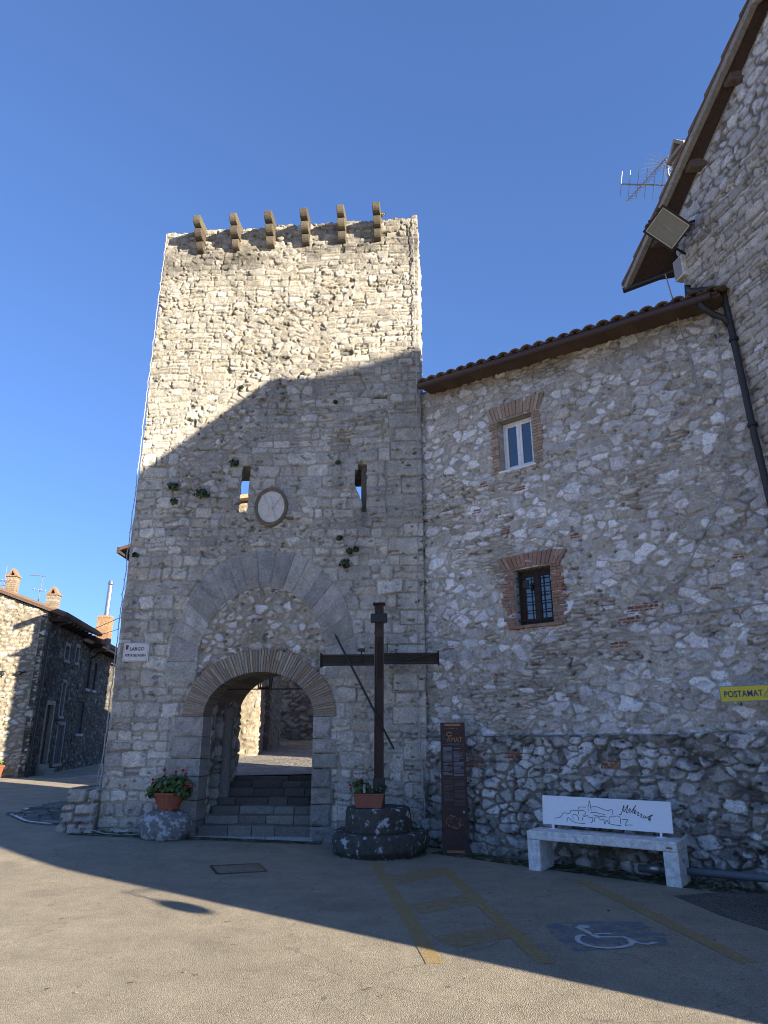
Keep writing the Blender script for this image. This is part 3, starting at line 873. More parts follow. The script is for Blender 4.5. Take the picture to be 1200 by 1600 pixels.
# dressed jambs
for side in (0, 1):
    mb = MB()
    zs = [-.1, .25, .56, .80, 1.08, 1.30, 1.53, 1.862] if side else [-.1, .30, .60, .95, 1.22, 1.55, 1.862]
    for i in range(len(zs) - 1):
        mb.col = jcol((.36, .345, .305), .20, g2)
        if zs[i] < .3: mb.col = jcol((.25, .245, .225), .1, g2)
        if side:
            x0, x1 = -1.807, -1.47 + g2.uniform(-.07, .09)
        else:
            x0, x1 = -4.15 + g2.uniform(-.10, .10), -3.615
        voussoir(mb, [(x0, zs[i] + .006), (x1, zs[i] + .006), (x1, zs[i + 1] - .006), (x0, zs[i + 1] - .006)], -.030 - g2.random() * .014, .46, 400 + i + 20 * side, 28, 20, .022, .032)
    mb.build('jamb', M_stone, T)

# passage behind the arch
def pat_pass(U, W):
    D, I, CX, CY = rubble(U, W, 29, .30, .19)
    H, C, m = stone_face(U, W, D, I, CX, CY, 108, (.004, .02), .022, (.006, .030), PAL_T, (.20, .18, .14))
    return H, C * .95
o = wall('passage_wall', T, M_stone, .40, 2.06, -.15, 2.75, .03, pat_pass, lambda U, W: (U > .62) & (U < .98) & (W < 2.2), .35, None, None, (0, 0))
o.location = (-3.62, 0, 0); o.rotation_euler = (0, 0, math.pi / 2)
mb = MB(); mb.col = (.10, .09, .075)
mb.box(-4.3, -3.98, .55, 1.05, -.1, 2.4)
mb.build('door_recess', M_stone, T)
o = wall('passage_wall', T, M_stone, .40, 2.06, -.15, 2.75, .05, pat_pass, None, .35, None, None, (0, 0))
o.location = (-1.79, 0, 0); o.rotation_euler = (0, 0, math.pi / 2); o.scale = (1, -1, 1)
mb = MB()
vi = [ell(.93, .76, 1.92, math.pi * i / 24) for i in range(25)]; vo = [ell(1.15, 1.0, 1.92, math.pi * i / 24) for i in range(25)]
for i in range(24):
    mb.col = jcol((.24, .20, .155), .2, g2)
    mb.prism([vi[i], vo[i], vo[i + 1], vi[i + 1]], .44, 2.06)
mb.build('passage_vault', M_brick, T)
mb = MB(); mb.col = (.22, .21, .19)
mb.box(-5.0, -.2, .80, 2.3, 2.95, 3.1); mb.build('passage_light_block', M_stone, T)  # unseen slab added over the vault to keep sky light out of the passage
mb = MB(); mb.col = (.14, .13, .11)
mb.box(-1.09, -.93, .10, .62, 5.2, 6.3); mb.box(-1.30, -1.05, .30, .70, 6.02, 6.3); mb.build('slit_lining', M_stone, T)
mb = MB(); mb.col = (.22, .21, .185)
mb.lathe([(.16, .36), (.16, .44), (.12, .47), (.13, .52), (.10, .56), (.095, 1.9), (.13, 1.95), (.14, 2.05)], -3.55, 1.12, 14)
mb.build('half_column', M_stone, T, True)
mb = MB(); mb.tube([(-3.66, .62, 2.33), (-1.76, .62, 2.33)], .011, 6)
mb.build('tie_rod', M_iron, T)

# corbels
for u in (-4.43, -3.69, -2.962, -2.24, -1.52, -.79):
    mb = MB(); g3 = random.Random(int(-u * 100))
    zb = 10.93 + .012 * (u + 4.5)
    uu = u + g3.uniform(-.01, .01)
    for k in range(3):
        mb.col = jcol((.115, .098, .072), .2, g3)
        z0 = zb + .208 * k + .004; z1 = zb + .208 * (k + 1) - .004
        p = .155 + .130 * k + g3.uniform(-.012, .012)
        prof = [(.06, z0)]
        for i in range(6):
            a = math.pi / 2 * i / 5
            prof.append((-(p - .12) - .12 * math.sin(a), z0 + .13 * (1 - math.cos(a))))
        prof += [(-p - .004, z1 - .02), (-p + .02, z1), (.06, z1)]
        wd = .076 + g3.uniform(-.006, .006)
        n = len(prof)
        vs = [(uu - wd, y, z) for y, z in prof] + [(uu + wd, y, z) for y, z in prof]
        mb.add(vs, [tuple(range(n)), tuple(range(2 * n - 1, n - 1, -1))] + [(i, i + n, (i + 1) % n + n, (i + 1) % n) for i in range(n)])
    mb.build('corbel', M_stone, T, bevel=.012)

# low buttress at the left foot
def pat_foot(U, W):
    D, I, CX, CY = coursed(U, W, 83, (.24, .30), (.28, .5), -.2, 1.2, -.4, .9)
    H, C, m = stone_face(U, W, D, I, CX, CY, 120, (.004, .02), .025, (.008, .04), PAL_T, (.22, .2, .165), rough=.02)
    return H, C * (1 - .3 * ss(.4, .7, fbm(U * 4, W * 4, 65)))[..., None]
o = wall('buttress', T, M_stone, 0, .62, -.15, .80, .02, pat_foot, None, .9, lambda u: .77 - .02 * u + .04 * (fbm(u * 9, u * 0, 9) - .5), lambda U, W, X, Y, Z: (X + .13 * W * (1 - U / .62) + .02 * (fbm(W * 6, U * 3, 3) - .5), Y + .08 * W, Z), (0, 0))
o.location = (-5.80, -.14, 0)

# stone steps climbing through the gate
st = thing('stone_steps', 'worn grey stone steps climbing through the gate arch', 'steps', (.671, 11.26, 0), R_(-5))
tops = [.235, .352, .462, .575, .69, .79, .865]
for i, zt in enumerate(tops):
    mb = MB()
    x0, x1 = (-3.60, -1.80) if i < 7 else (-3.6, -1.8)
    d0 = .06 + .305 * i; d1 = d0 + .34 if i < len(tops) - 1 else 3.0
    xs = [x0]
    while xs[-1] < x1 - .2:
        xs.append(min(x1, xs[-1] + g2.uniform(.28, .62)))
    xs[-1] = x1
    zb = -.1 if i == 0 else tops[i - 1] - .06
    for a, b in zip(xs[:-1], xs[1:]):
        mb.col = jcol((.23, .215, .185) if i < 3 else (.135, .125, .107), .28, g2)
        dz = g2.uniform(-.008, .008); dy = g2.uniform(-.012, .012)
        mb.hexa([(a + .004, d0 + dy, zb), (b - .004, d0 + dy, zb), (b - .004, d1, zb), (a + .004, d1, zb)],
                [(a + .004, d0 + dy + .01, zt + dz), (b - .004, d0 + dy + .01, zt + dz), (b - .004, d1, zt + dz), (a + .004, d1, zt + dz)])
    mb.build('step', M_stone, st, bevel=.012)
mb = MB()
for a, b in ((-3.66, -3.2), (-3.19, -2.5), (-2.49, -1.76)):
    mb.col = jcol((.36, .36, .35), .15, g2)
    mb.box(a, b, -.03, .055, -.1, gp(-2, 11.4) + .035)
mb.build('threshold', M_stone, st, bevel=.006)
# ------------------------------------------------------------------ rubble house between tower and corner (local: x right, y inward)
HM = thing('rubble_house', 'two-storey house of pale rubble stone with brick-framed windows beside the tower', 'house', (3.72, 8.84, 0), R_(-40))
PAL_M = [(.55, .55, .545, 2.4), (.45, .438, .43, 3.0), (.385, .38, .365, 2.6), (.35, .325, .285, 1.8), (.31, .297, .275, 1.0), (.375, .35, .31, 1.2)]
PAL_P = [(.40, .395, .38, 2), (.33, .32, .30, 3), (.26, .25, .225, 2), (.47, .47, .455, 1.2)]
BRICK = [(.27, .115, .07, 2), (.31, .15, .095, 1), (.22, .10, .065, 1)]
SPOTS = [(-2.348, 1.307, .15, .04), (-2.704, 5.504, .07, .045), (-2.862, 5.07, .08, .035), (-2.347, 4.643, .08, .05), (-1.208, 4.35, .07, .04), (-.34, 3.2, .20, .05), (-.72, 2.74, .12, .04),
         (-.947, 1.215, .13, .05), (-3.05, 1.18, .18, .05), (-.55, 3.05, .14, .04), (.6, 3.35, .08, .03), (-2.05, 5.28, .10, .035), (-1.75, 4.6, .06, .03), (.9, 3.7, .06, .03), (-3.5, 2.9, .10, .03), (-1.5, 2.1, .09, .03)]

def z_eave(u):
    return 7.525 - .0698 * (u + 3.736)

def pat_house(U, W):
    # big pale rubble
    Df, If, CXf, CYf = rubble(U, W, 205, .075, .045, .95, .4, .2)
    fil = stone_face(U, W, Df, If, CXf, CYf, 215, (.000, .008), .007, (.0, .018), [(.315, .295, .255, 4), (.27, .25, .215, 2.4), (.37, .36, .33, 2), (.45, .448, .44, .9)], (.34, .315, .27), rough=.008)
    D, I, CX, CY = rubble(U, W, 201, .185, .125, .98, .60, .20)
    H, C, m = stone_face(U, W, D, I, CX, CY, 210, (.000, .040), .008, (.004, .022), PAL_M, (.40, .375, .325), mort_h=.005, rough=.013, tilt=.08, fill=fil, holes=.55)
    # runs of thin brownish slabs
    D2, I2, CX2, CY2 = rubble(U, W, 231, .22, .062, .95, .4, .25)
    H2, C2, m2 = stone_face(U, W, D2, I2, CX2, CY2, 240, (.002, .012), .010, (.004, .030), [(.34, .318, .275, 3), (.29, .27, .235, 2), (.39, .372, .335, 2), (.45, .445, .43, .8)], (.33, .305, .26), rough=.008)
    k = fbm(U * .8, W * 1.5, 251, 3) + .06 * np.exp(-((W - 5.0) / .5) ** 2) + .05 * ss(.2, 1.2, U) > .60
    H = np.where(k, H2, H); C = np.where(k[..., None], C2, C)
    # squared corner blocks beside the downpipe
    # old lower wall: grey, blackened, stands proud below the ledge
    led = 1.60 + .012 * U + .03 * (fbm(U * 2, U * 0, 253) - .5)
    low = W < led
    D3, I3, CX3, CY3 = rubble(U, W, 261, .19, .12, .95, .5, .25)
    H3, C3, m3 = stone_face(U, W, D3, I3, CX3, CY3, 270, (.001, .024), .010, (.004, .030), PAL_P, (.22, .20, .165), rough=.016)
    blk = ss(.46, .62, fbm(U * 5.5, W * 6, 281, 5) + .09 * ss(-1.5, .8, U) - .05 + .05 * ss(.9, .2, W))
    spk = ss(.58, .66, fbm(U * 11, W * 11, 283, 3))
    C3 = C3 * (1 - .50 * blk * (1 - spk))[..., None]
    C3 = C3 + (np.array([.40, .41, .41]) - C3) * (spk * .45 * ss(.4, .6, fbm(U * 1.7, W * 1.7, 284)))[..., None]
    moss = ss(.50, .68, fbm(U * 5, W * 5, 285)) * ss(.40, .05, W)
    C3 = C3 * (1 - moss * .5)[..., None] + np.array([.02, .026, .008]) * moss[..., None]
    batter = .10 + .11 * ss(1.6, 0, W)
    H = np.where(low, H3 + batter, H); C = np.where(low[..., None], C3, C)
    C = np.where((np.abs(W - led) < .02)[..., None], C * .75, C)
    # bricks let into the rubble
    for x, z, hx, hz in SPOTS:
        q = (np.abs(U - x) < hx * (1 + .3 * (fbm(W * 30, U * 4, 7) - .5))) & (np.abs(W - z - .1 * (U - x)) < hz)
        rows = np.floor((W - z + hz) / .042).astype(np.int64); cl = np.floor(U / .13 + rows * .5).astype(np.int64)
        gr = (np.abs(((W - z + hz) / .042) % 1 - .5) < .38) & (np.abs((U / .13 + rows * .5) % 1 - .5) < .45)
        C = np.where((q & gr)[..., None], pick(cl * 13 + rows, 5, BRICK), C)
        H = np.where(q, np.where(gr, .012, .0) + (batter * low), H)
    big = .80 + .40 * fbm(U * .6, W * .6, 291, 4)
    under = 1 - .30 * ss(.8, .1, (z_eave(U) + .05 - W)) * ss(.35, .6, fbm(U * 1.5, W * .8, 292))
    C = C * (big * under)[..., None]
    return H, C

def house_hole(U, W):
    return ((np.abs(U + 2.065) < .305) & (W > 5.65) & (W < 6.535)) | ((np.abs(U + 1.94) < .305) & (W > 3.14) & (W < 3.985))
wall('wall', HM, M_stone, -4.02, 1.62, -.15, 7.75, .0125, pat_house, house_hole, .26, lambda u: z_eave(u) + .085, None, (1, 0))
mb = MB(); mb.col = (.3, .28, .24)
mb.prism([(-4.0, -.1), (1.9, -.1), (1.9, z_eave(1.9) + .05), (-4.0, z_eave(-4) + .05)], .30, 2.5)
mb.build('rear_wall', M_stone, HM)

def bricks_round(x0, x1, z0, z1, tl, tr, lint, cols, seed, fan=.0, sill=0.):
    """toothed brick jambs and a soldier course over a window opening"""
    mb = MB(); g2 = random.Random(seed)
    def bcol(): return jcol(g2.choice(cols), .16, g2)
    mb.col = (.31, .275, .22)
    mb.prism([(x0 - tl[0], z0 - .02), (x0, z0 - .02), (x0, z1), (x1, z1), (x1, z0 - .02), (x1 + tr[0], z0 - .02), (x1 + tr[0], z1 + lint * .96), (x0 - tl[0], z1 + lint * .96)], -.014, .20)
    z = z0 - .03; h = .052
    while z < z1 + .02:
        for s in (0, 1):
            t = g2.uniform(*(tr if s else tl))
            cuts = [0, t] if g2.random() < .5 else [0, t * g2.uniform(.4, .6), t]
            for a, b in zip(cuts[:-1], cuts[1:]):
                mb.col = bcol(); o = -.022 - g2.random() * .012
                dz = g2.uniform(-.004, .004)
                if s: mb.box(x1 + a + .003, x1 + b - .004, o, .2, z + dz + .005, z + h + dz - .005)
                else: mb.box(x0 - b + .004, x0 - a - .003, o, .2, z + dz + .005, z + h + dz - .005)
        z += h
    n = int((x1 - x0 + tl[0] + tr[0]) / .058)
    xa, xb = x0 - tl[0] - .01, x1 + tr[0] + .01
    for i in range(n):
        a = xa + (xb - xa) * i / n; b = xa + (xb - xa) * (i + 1) / n
        k0 = (a - (x0 + x1) / 2) * fan; k1 = (b - (x0 + x1) / 2) * fan
        mb.col = bcol(); o = -.024 - g2.random() * .012
        arc = .035 * (1 - ((a + b - x0 - x1) / (xb - xa)) ** 2) if fan else 0
        e = g2.uniform(-.012, .012)
        mb.hexa([(a + .003, o, z1 + arc), (b - .003, o, z1 + arc), (b - .003, .2, z1 + arc), (a + .003, .2, z1 + arc)],
                [(a + .003 + k0, o, z1 + lint + e + arc), (b - .003 + k1, o, z1 + lint + e + arc), (b - .003 + k1, .2, z1 + lint + e + arc), (a + .003 + k0, .2, z1 + lint + e + arc)])
    if sill:
        x = x0 - tl[0] * .8
        while x < x1 + tr[0] * .6:
            l = g2.uniform(.16, .26)
            mb.col = bcol(); mb.box(x, x + l - .008, -.05 - g2.random() * .015, .2, z0 - sill, z0 - .012)
            x += l
    return mb

def casement(mb, x0, x1, z0, z1, y, t=.05, d=.05):
    mb.box(x0, x0 + t, y, y + d, z0, z1); mb.box(x1 - t, x1, y, y + d, z0, z1)
    mb.box(x0 + t, x1 - t, y + .002, y + d, z0, z0 + t); mb.box(x0 + t, x1 - t, y + .002, y + d, z1 - t, z1)

# upper window: white casement
mb = MB(); casement(mb, -2.365, -1.765, 5.66, 6.53, .14, .045, .07)
casement(mb, -2.318, -2.072, 5.707, 6.483, .125, .042, .05); casement(mb, -2.058, -1.812, 5.707, 6.483, .125, .042, .05)
mb.box(-2.075, -2.055, .115, .15, 5.71, 6.48)
w1 = mb.build('window', M_white_frame, HM, bevel=.004); w1['label'] = 'white double casement window with blue reflecting panes'
for a in (-2.278, -2.018):
    mb = MB(); mb.box(a, a + .168, .145, .155, 5.745, 6.445); mb.build('pane', M_glass, w1)
mb = MB(); mb.box(-2.40, -1.73, -.03, .14, 5.615, 5.652); mb.build('sill', M_white_frame, w1, bevel=.005)
mb = MB(); mb.box(-2.36, -1.77, .22, .24, 5.66, 6.53); mb.build('dark_room', M_dark_in, w1)
bricks_round(-2.37, -1.76, 5.66, 6.535, (.12, .19), (.15, .21), .27, [(.36, .27, .20), (.33, .245, .18), (.39, .30, .23), (.31, .245, .195)], 5, .22).build('brick_surround', M_brick, w1, bevel=.004)
# lower window: brown frame behind an iron grille
mb = MB(); casement(mb, -2.25, -1.63, 3.15, 3.98, .15, .05, .07)
casement(mb, -2.20, -1.95, 3.20, 3.93, .135, .045, .05); casement(mb, -1.93, -1.68, 3.20, 3.93, .135, .045, .05); mb.box(-1.965, -1.915, .12, .16, 3.2, 3.93)
w2 = mb.build('window', M_brown_frame, HM, bevel=.004); w2['label'] = 'brown wooden window behind a black iron grille'
for a in (-2.157, -1.887):
    mb = MB(); mb.box(a, a + .164, .155, .165, 3.243, 3.887); mb.build('pane', M_glass, w2)
mb = MB(); mb.box(-2.24, -1.64, .22, .24, 3.15, 3.98); mb.build('dark_room', M_dark_in, w2)
mb = MB()
for x in (-2.2, -2.09, -1.985, -1.88, -1.775, -1.68): mb.tube([(x, .06, 3.13), (x, .06, 4.0)], .009, 6)
for z in (3.22, 3.35, 3.48, 3.61, 3.74, 3.87): mb.tube([(-2.26, .05, z), (-1.62, .05, z)], .008, 6)
mb.build('grille', M_iron, w2)
mb = MB(); mb.box(-2.12, -2.02, .03, .045, 3.70, 3.82); o = mb.build('notice_frame', M_iron, w2); 
bricks_round(-2.25, -1.63, 3.145, 3.985, (.13, .24), (.15, .24), .20, [(.33, .19, .135), (.30, .165, .115), (.36, .23, .17), (.28, .20, .16), (.27, .18, .14)], 6, .28, .06).build('brick_surround', M_brick, w2, bevel=.004)

# roof with its tiles and gutter
mb = MB(); mb.col = (.09, .06, .045)
mb.hexa([(-3.72, -.33, z_eave(-3.72) + .03), (1.25, -.33, z_eave(1.25) + .03), (1.25, 2.6, z_eave(1.25) + 1.0), (-4.0, 2.6, z_eave(-4) + 1.0)],
        [(-3.72, -.33, z_eave(-3.72) + .075), (1.25, -.33, z_eave(1.25) + .075), (1.25, 2.6, z_eave(1.25) + 1.05), (-4.0, 2.6, z_eave(-4) + 1.05)])
roof = mb.build('roof', M_wood, HM)
mb = MB(); g2 = random.Random(9)
u = -3.66
while u < 1.2:
    base = jcol((.155, .105, .075), .25, g2)
    for j in range(3):
        y0 = -.40 + .42 * j + g2.uniform(-.02, .02); y1 = y0 + .50
        n = 7; vs = []
        for y, r in ((y0, .098), (y1, .082)):
            for k in range(n):
                a = math.pi * k / (n - 1)
                z = z_eave(u) + .065 + .33 * (y + .35) + (.018 if y == y0 else 0)
                vs.append((u + r * math.cos(a), y, z + r * .75 * math.sin(a)))
        for y, r in ((y0, .080), (y1, .064)):
            for k in range(n):
                a = math.pi * k / (n - 1)
                z = z_eave(u) + .06 + .33 * (y + .35) + (.018 if y == y0 else 0)
                vs.append((u + r * math.cos(a), y, z + r * .7 * math.sin(a)))
        mb.col = jcol(base, .12, g2)
        fs = [(k, k + 1, n + k + 1, n + k) for k in range(n - 1)] + [(2 * n + k, 3 * n + k, 3 * n + k + 1, 2 * n + k + 1) for k in range(n - 1)] + [(k + 1, k, 2 * n + k, 2 * n + k + 1) for k in range(n - 1)]
        mb.add(vs, fs)
    # channel tile between
    mb.col = jcol((.14, .09, .065), .2, g2)
    c = u + .105
    mb.hexa([(c - .07, -.40, z_eave(c) + .062), (c + .07, -.40, z_eave(c) + .062), (c + .07, 2.0, z_eave(c) + .85), (c - .07, 2.0, z_eave(c) + .85)],
            [(c - .07, -.40, z_eave(c) + .082), (c + .07, -.40, z_eave(c) + .082), (c + .07, 2.0, z_eave(c) + .87), (c - .07, 2.0, z_eave(c) + .87)])
    u += .21 + g2.uniform(-.012, .012)
mb.build('roof_tiles', M_tile, roof, True)
mb = MB(); mb.tube([(-3.72, -.40, z_eave(-3.72) - .015), (-1.5, -.40, z_eave(-1.5) - .02), (1.18, -.40, z_eave(1.18) - .015)], .052, 12)
mb.build('gutter', M_gutter, roof)
mb = MB(); g2 = random.Random(4)
u = -3.72
while u < 1.1:
    mb.col = jcol((.12, .08, .055), .2, g2); mb.box(u, u + .195, -.32, .02, z_eave(u + .1) - .012, z_eave(u + .1) + .025); u += .2
mb.build('soffit_tiles', M_brick, roof)
dp = MB()
dp.tube([(1.02, -.38, 7.16), (1.05, -.36, 7.06), (1.14, -.22, 6.98), (1.24, -.16, 6.92), (1.285, -.13, 6.80)], .045, 10)
dp.tube([(.80, .02, 7.45), (.83, .0, 7.72), (.855, -.04, 7.60), (.90, -.08, 7.545), (1.0, -.10, 7.50), (1.20, -.12, 7.42), (1.265, -.13, 7.38), (1.285, -.13, 7.30), (1.30, -.13, 6.8), (1.345, -.13, 5.2), (1.40, -.14, 4.0), (1.46, -.2, 2.2), (1.5, -.36, .4), (1.5, -.4, .1)], .043, 12)
dp.build('downpipe', M_dark_pipe, HM, True)
for z, x in ((6.55, 1.31), (5.3, 1.345), (4.1, 1.395)):
    dp = MB(); dp.tube([(x, -.13, z), (x, -.13, z + .04)], .062, 12)
    dp.box(x - .01, x + .01, -.13, .05, z + .01, z + .03)
    dp.build('pipe_bracket', M_iron, HM)

# ------------------------------------------------------------------ corner house with the gable (local: x towards the viewer along the wall, y inward)
HW = thing('gable_house', 'tall corner house of grey slab masonry with a tiled gable roof at the right edge', 'house', (4.63, 8.077, 0), R_(-78))
OD = 1.2
OB = .55                       # the eaves run at a slant to the gable wall
def z_gab(s):
    s = np.asarray(s, float)
    return np.minimum(9.36 + .547 * (s - .165), 10.391 - .39 * (s - 2.05))

def pat_gable(U, W):
    D, I, CX, CY = coursed(U, W, 301, (.055, .15), (.15, .46), 0, 11.4, -.6, 6.9)
    H, C, m = stone_face(U, W, D, I, CX, CY, 310, (.001, .010), .008, (.004, .024), [(.35, .33, .29, 3), (.30, .28, .25, 2.5), (.40, .38, .345, 1.6), (.47, .47, .465, .7)], (.20, .18, .145), mort_h=-.008, rough=.011, tilt=.07)
    # paler, rounder stones just under the roof
    D2, I2, CX2, CY2 = rubble(U, W, 321, .21, .13, .95, .5, .2)
    H2, C2, m2 = stone_face(U, W, D2, I2, CX2, CY2, 330, (.002, .018), .010, (.004, .026), [(.40, .40, .40, 3), (.34, .335, .325, 2), (.46, .465, .47, 1)], (.19, .175, .15), rough=.012)
    k = (z_gab(U) - W) < .85 + .3 * (fbm(U * 2, W * 2, 331) - .5) + .25 * (U - .5)
    H = np.where(k, H2, H); C = np.where(k[..., None], C2, C)
    cap = (z_gab(U) - W) < .07
    C = np.where(cap[..., None], np.array([.27, .245, .20]), C); H = np.where(cap, .02, H)
    return H, C * (.85 + .3 * fbm(U * .8, W * .8, 333))[..., None]
wall('gable_wall', HW, M_stone, -.56, 6.9, -.15, 11.2, .02, pat_gable, None, .4, lambda s: z_gab(s) - .03, None, (1, 1), None, -.055).location = (0, .055 * 7.2, 0)
def dn(u): return float(z_gab(u))
mb = MB(); mb.col = (.28, .26, .225)
body = [(-.5, -.1), (6.7, -.1), (6.7, dn(6.7) - .12), (2.05, dn(2.05) - .12), (-.5, dn(-.5) - .12)]
mb.prism(body, .45, 8.0, (OD * 7.55, 0))
mb.build('house_body', M_stone, HW)
OH = .36
mb = MB(); mb.col = (.05, .032, .024)
for s0, s1 in ((-1.32, 2.05), (2.05, 7.4)):
    za, zb = dn(s0), dn(s1)
    mb.hexa([(s0 - OB * OH, -OH, za), (s1 - OB * OH, -OH, zb), (s1 + OD * 8, 8, zb), (s0 + OD * 8, 8, za)],
            [(s0 - OB * OH, -OH, za + .05), (s1 - OB * OH, -OH, zb + .05), (s1 + OD * 8, 8, zb + .05), (s0 + OD * 8, 8, za + .05)])
roof = mb.build('roof', M_wood, HW)
mb = MB(); g2 = random.Random(14)          # soffit of flat tiles seen from below
for s0, s1 in ((-1.28, 2.7), (2.8, 7.3)):
    s = s0
    while s < s1 - .01:
        e = min(s + .235, s1)
        for yy0, yy1 in ((-OH + .055, -.03),) + (((-.03, .3), (.3, .62)) if s < -.60 else ()):
            mb.col = jcol((.085, .047, .030), .25, g2)
            mb.hexa([(s - OB * -yy0 * 1 + .012, yy0, dn(s) - .022), (e + OB * yy0 - .006, yy0, dn(e) - .022), (e + OB * yy1 - .006, yy1 - .008, dn(e) - .022), (s + OB * yy1 + .006, yy1 - .008, dn(s) - .022)],
                    [(s + OB * yy0 + .006, yy0, dn(s) - .001), (e + OB * yy0 - .006, yy0, dn(e) - .001), (e + OB * yy1 - .006, yy1 - .008, dn(e) - .001), (s + OB * yy1 + .006, yy1 - .008, dn(s) - .001)])
        s = e
mb.build('soffit_tiles', M_brick, roof)
mb = MB()
for s0, s1 in ((-1.34, 2.05), (2.05, 7.42)):
    mb.col = (.33, .30, .265)
    n = 5
    for i in range(n):
        a = s0 + (s1 - s0) * i / n; b = s0 + (s1 - s0) * (i + 1) / n
        mb.col = jcol((.30, .28, .25), .2, g2)
        o = OB * OH
        mb.hexa([(a - o, -OH - .03, dn(a) - .055), (b - o - .004, -OH - .03, dn(b) - .055), (b - o - .004, -OH + .05, dn(b) - .055), (a - o, -OH + .05, dn(a) - .055)],
                [(a - o, -OH - .03, dn(a) + .055), (b - o - .004, -OH - .03, dn(b) + .055), (b - o - .004, -OH + .05, dn(b) + .055), (a - o, -OH + .05, dn(a) + .055)])
mb.build('verge_board', M_wood, roof)
mb = MB(); mb.col = (.05, .04, .035)      # fascia and gutter along the far eave
mb.tube([(-1.37 - OB * OH, -OH - .02, dn(-1.33) - .02), (-1.37 + OD * 8, 8, dn(-1.33) - .02)], .05, 10)
mb.build('eave_gutter', M_dark_pipe, roof)
mb = MB()                                  # verge tiles stepping up the slope
for s0, s1 in ((-1.36, 2.05), (2.05, 7.45)):
    s = s0
    while s < s1 - .02:
        e = min(s + .40, s1); up = dn(e) > dn(s)
        mb.col = jcol((.17, .115, .085), .25, g2); o = OB * OH
        h0, h1 = (.105, .075) if up else (.075, .105)
        mb.hexa([(s - o, -OH - .05, dn(s) + .058), (e - o, -OH - .05, dn(e) + .058), (e - o + .15, -OH + .22, dn(e) + .058), (s - o + .15, -OH + .22, dn(s) + .058)],
                [(s - o, -OH - .05, dn(s) + h0 + .02), (e - o, -OH - .05, dn(e) + h1), (e - o + .15, -OH + .22, dn(e) + h1), (s - o + .15, -OH + .22, dn(s) + h0 + .02)])
        s = e
mb.build('verge_tiles', M_tile, roof)
for s, y1 in ((-.62, 1.2), (.36, .1), (1.32, .1), (3.3, .1), (2.3, .1)):    # purlin ends under the verge
    mb = MB(); mb.col = jcol((.10, .075, .06), .2, g2)
    o = OB * OH * .9
    zt = dn(s) - .03
    mb.hexa([(s - .07 - o, -OH + .07, zt - .10), (s + .07 - o, -OH + .07, zt - .10), (s + .07 + OB * y1, y1, zt - .19), (s - .07 + OB * y1, y1, zt - .19)],
            [(s - .07 - o, -OH + .07, zt - .02), (s + .07 - o, -OH + .07, zt + .02), (s + .07 + OB * y1, y1, zt + .02), (s - .07 + OB * y1, y1, zt - .02)])
    mb.build('purlin', M_wood, roof, bevel=.012)
mb = MB(); mb.col = (.36, .34, .30)
mb.box(-.86, -.52, .34, .68, 8.4, 10.62)
ch = mb.build('chimney', M_stone, HW)
mb = MB(); mb.col = (.30, .26, .22)
mb.box(-.92, -.46, .28, .74, 10.62, 10.68); mb.prism([(-.90, 10.68), (-.84, 10.68), (-.69, 10.86), (-.54, 10.68), (-.48, 10.68), (-.69, 10.95)], .30, .72)
mb.build('chimney_cap', M_brick, ch)
# a globe lamp on a bracket near the viewer's end of this wall
gl = thing('wall_lamp', 'white globe lamp on an iron bracket on the gable wall', 'lamp', (0, 0, 0))
gl.location = (4.63 + .208 * 7.0 - .75, 8.077 - .978 * 7.0 + 1.45, 2.35); gl.rotation_euler = (0, 0, R_(-78))
mb = MB(); mb.ball((0, -.95, .0), .125, 3); mb.build('globe', M_bulb, gl, True)
mb = MB(); mb.tube([(0, .3, .3), (0, -.5, .34), (0, -.95, .30), (0, -.95, .13)], .014, 8); mb.box(-.06, .06, .02, .06, .2, .4)
mb.build('bracket', M_iron, gl)
# a taller neighbour further up the square, out of the picture: its roof shades the tower front
HN = thing('neighbour_house', 'tall narrow stone house outside the picture whose roof shades the tower front', 'house', (17.72, -3.96, 0), R_(51.8))
mb = MB(); mb.col = (.30, .28, .24)
mb.box(.02, 2.5, -8, -.02, 0, 14.5)
mb.build('wall', M_far, HN)
mb = MB(); mb.col = (.2, .13, .09)
mb.prism([(0, 14.3), (2.6, 14.7), (2.6, 15.2), (0, 15.08)], -8.2, 0)
mb.build('roof', M_tile, HN)
# ------------------------------------------------------------------ houses beyond
def pat_far(seed, pal, sx=.36, sy=.16, mortar=(.22, .19, .14)):
    def p(U, W):
        D, I, CX, CY = rubble(U, W, seed, sx, sy)
        H, C, m = stone_face(U, W, D, I, CX, CY, seed + 9, (.004, .03), .03, (.005, .05), pal, mortar, rough=.02)
        return H, C * (.85 + .3 * fbm(U * .5, W * .5, seed + 3))[..., None]
    return p
PAL_A = [(.28, .25, .195, 3), (.32, .295, .24, 2), (.24, .21, .155, 2), (.38, .365, .325, .8)]
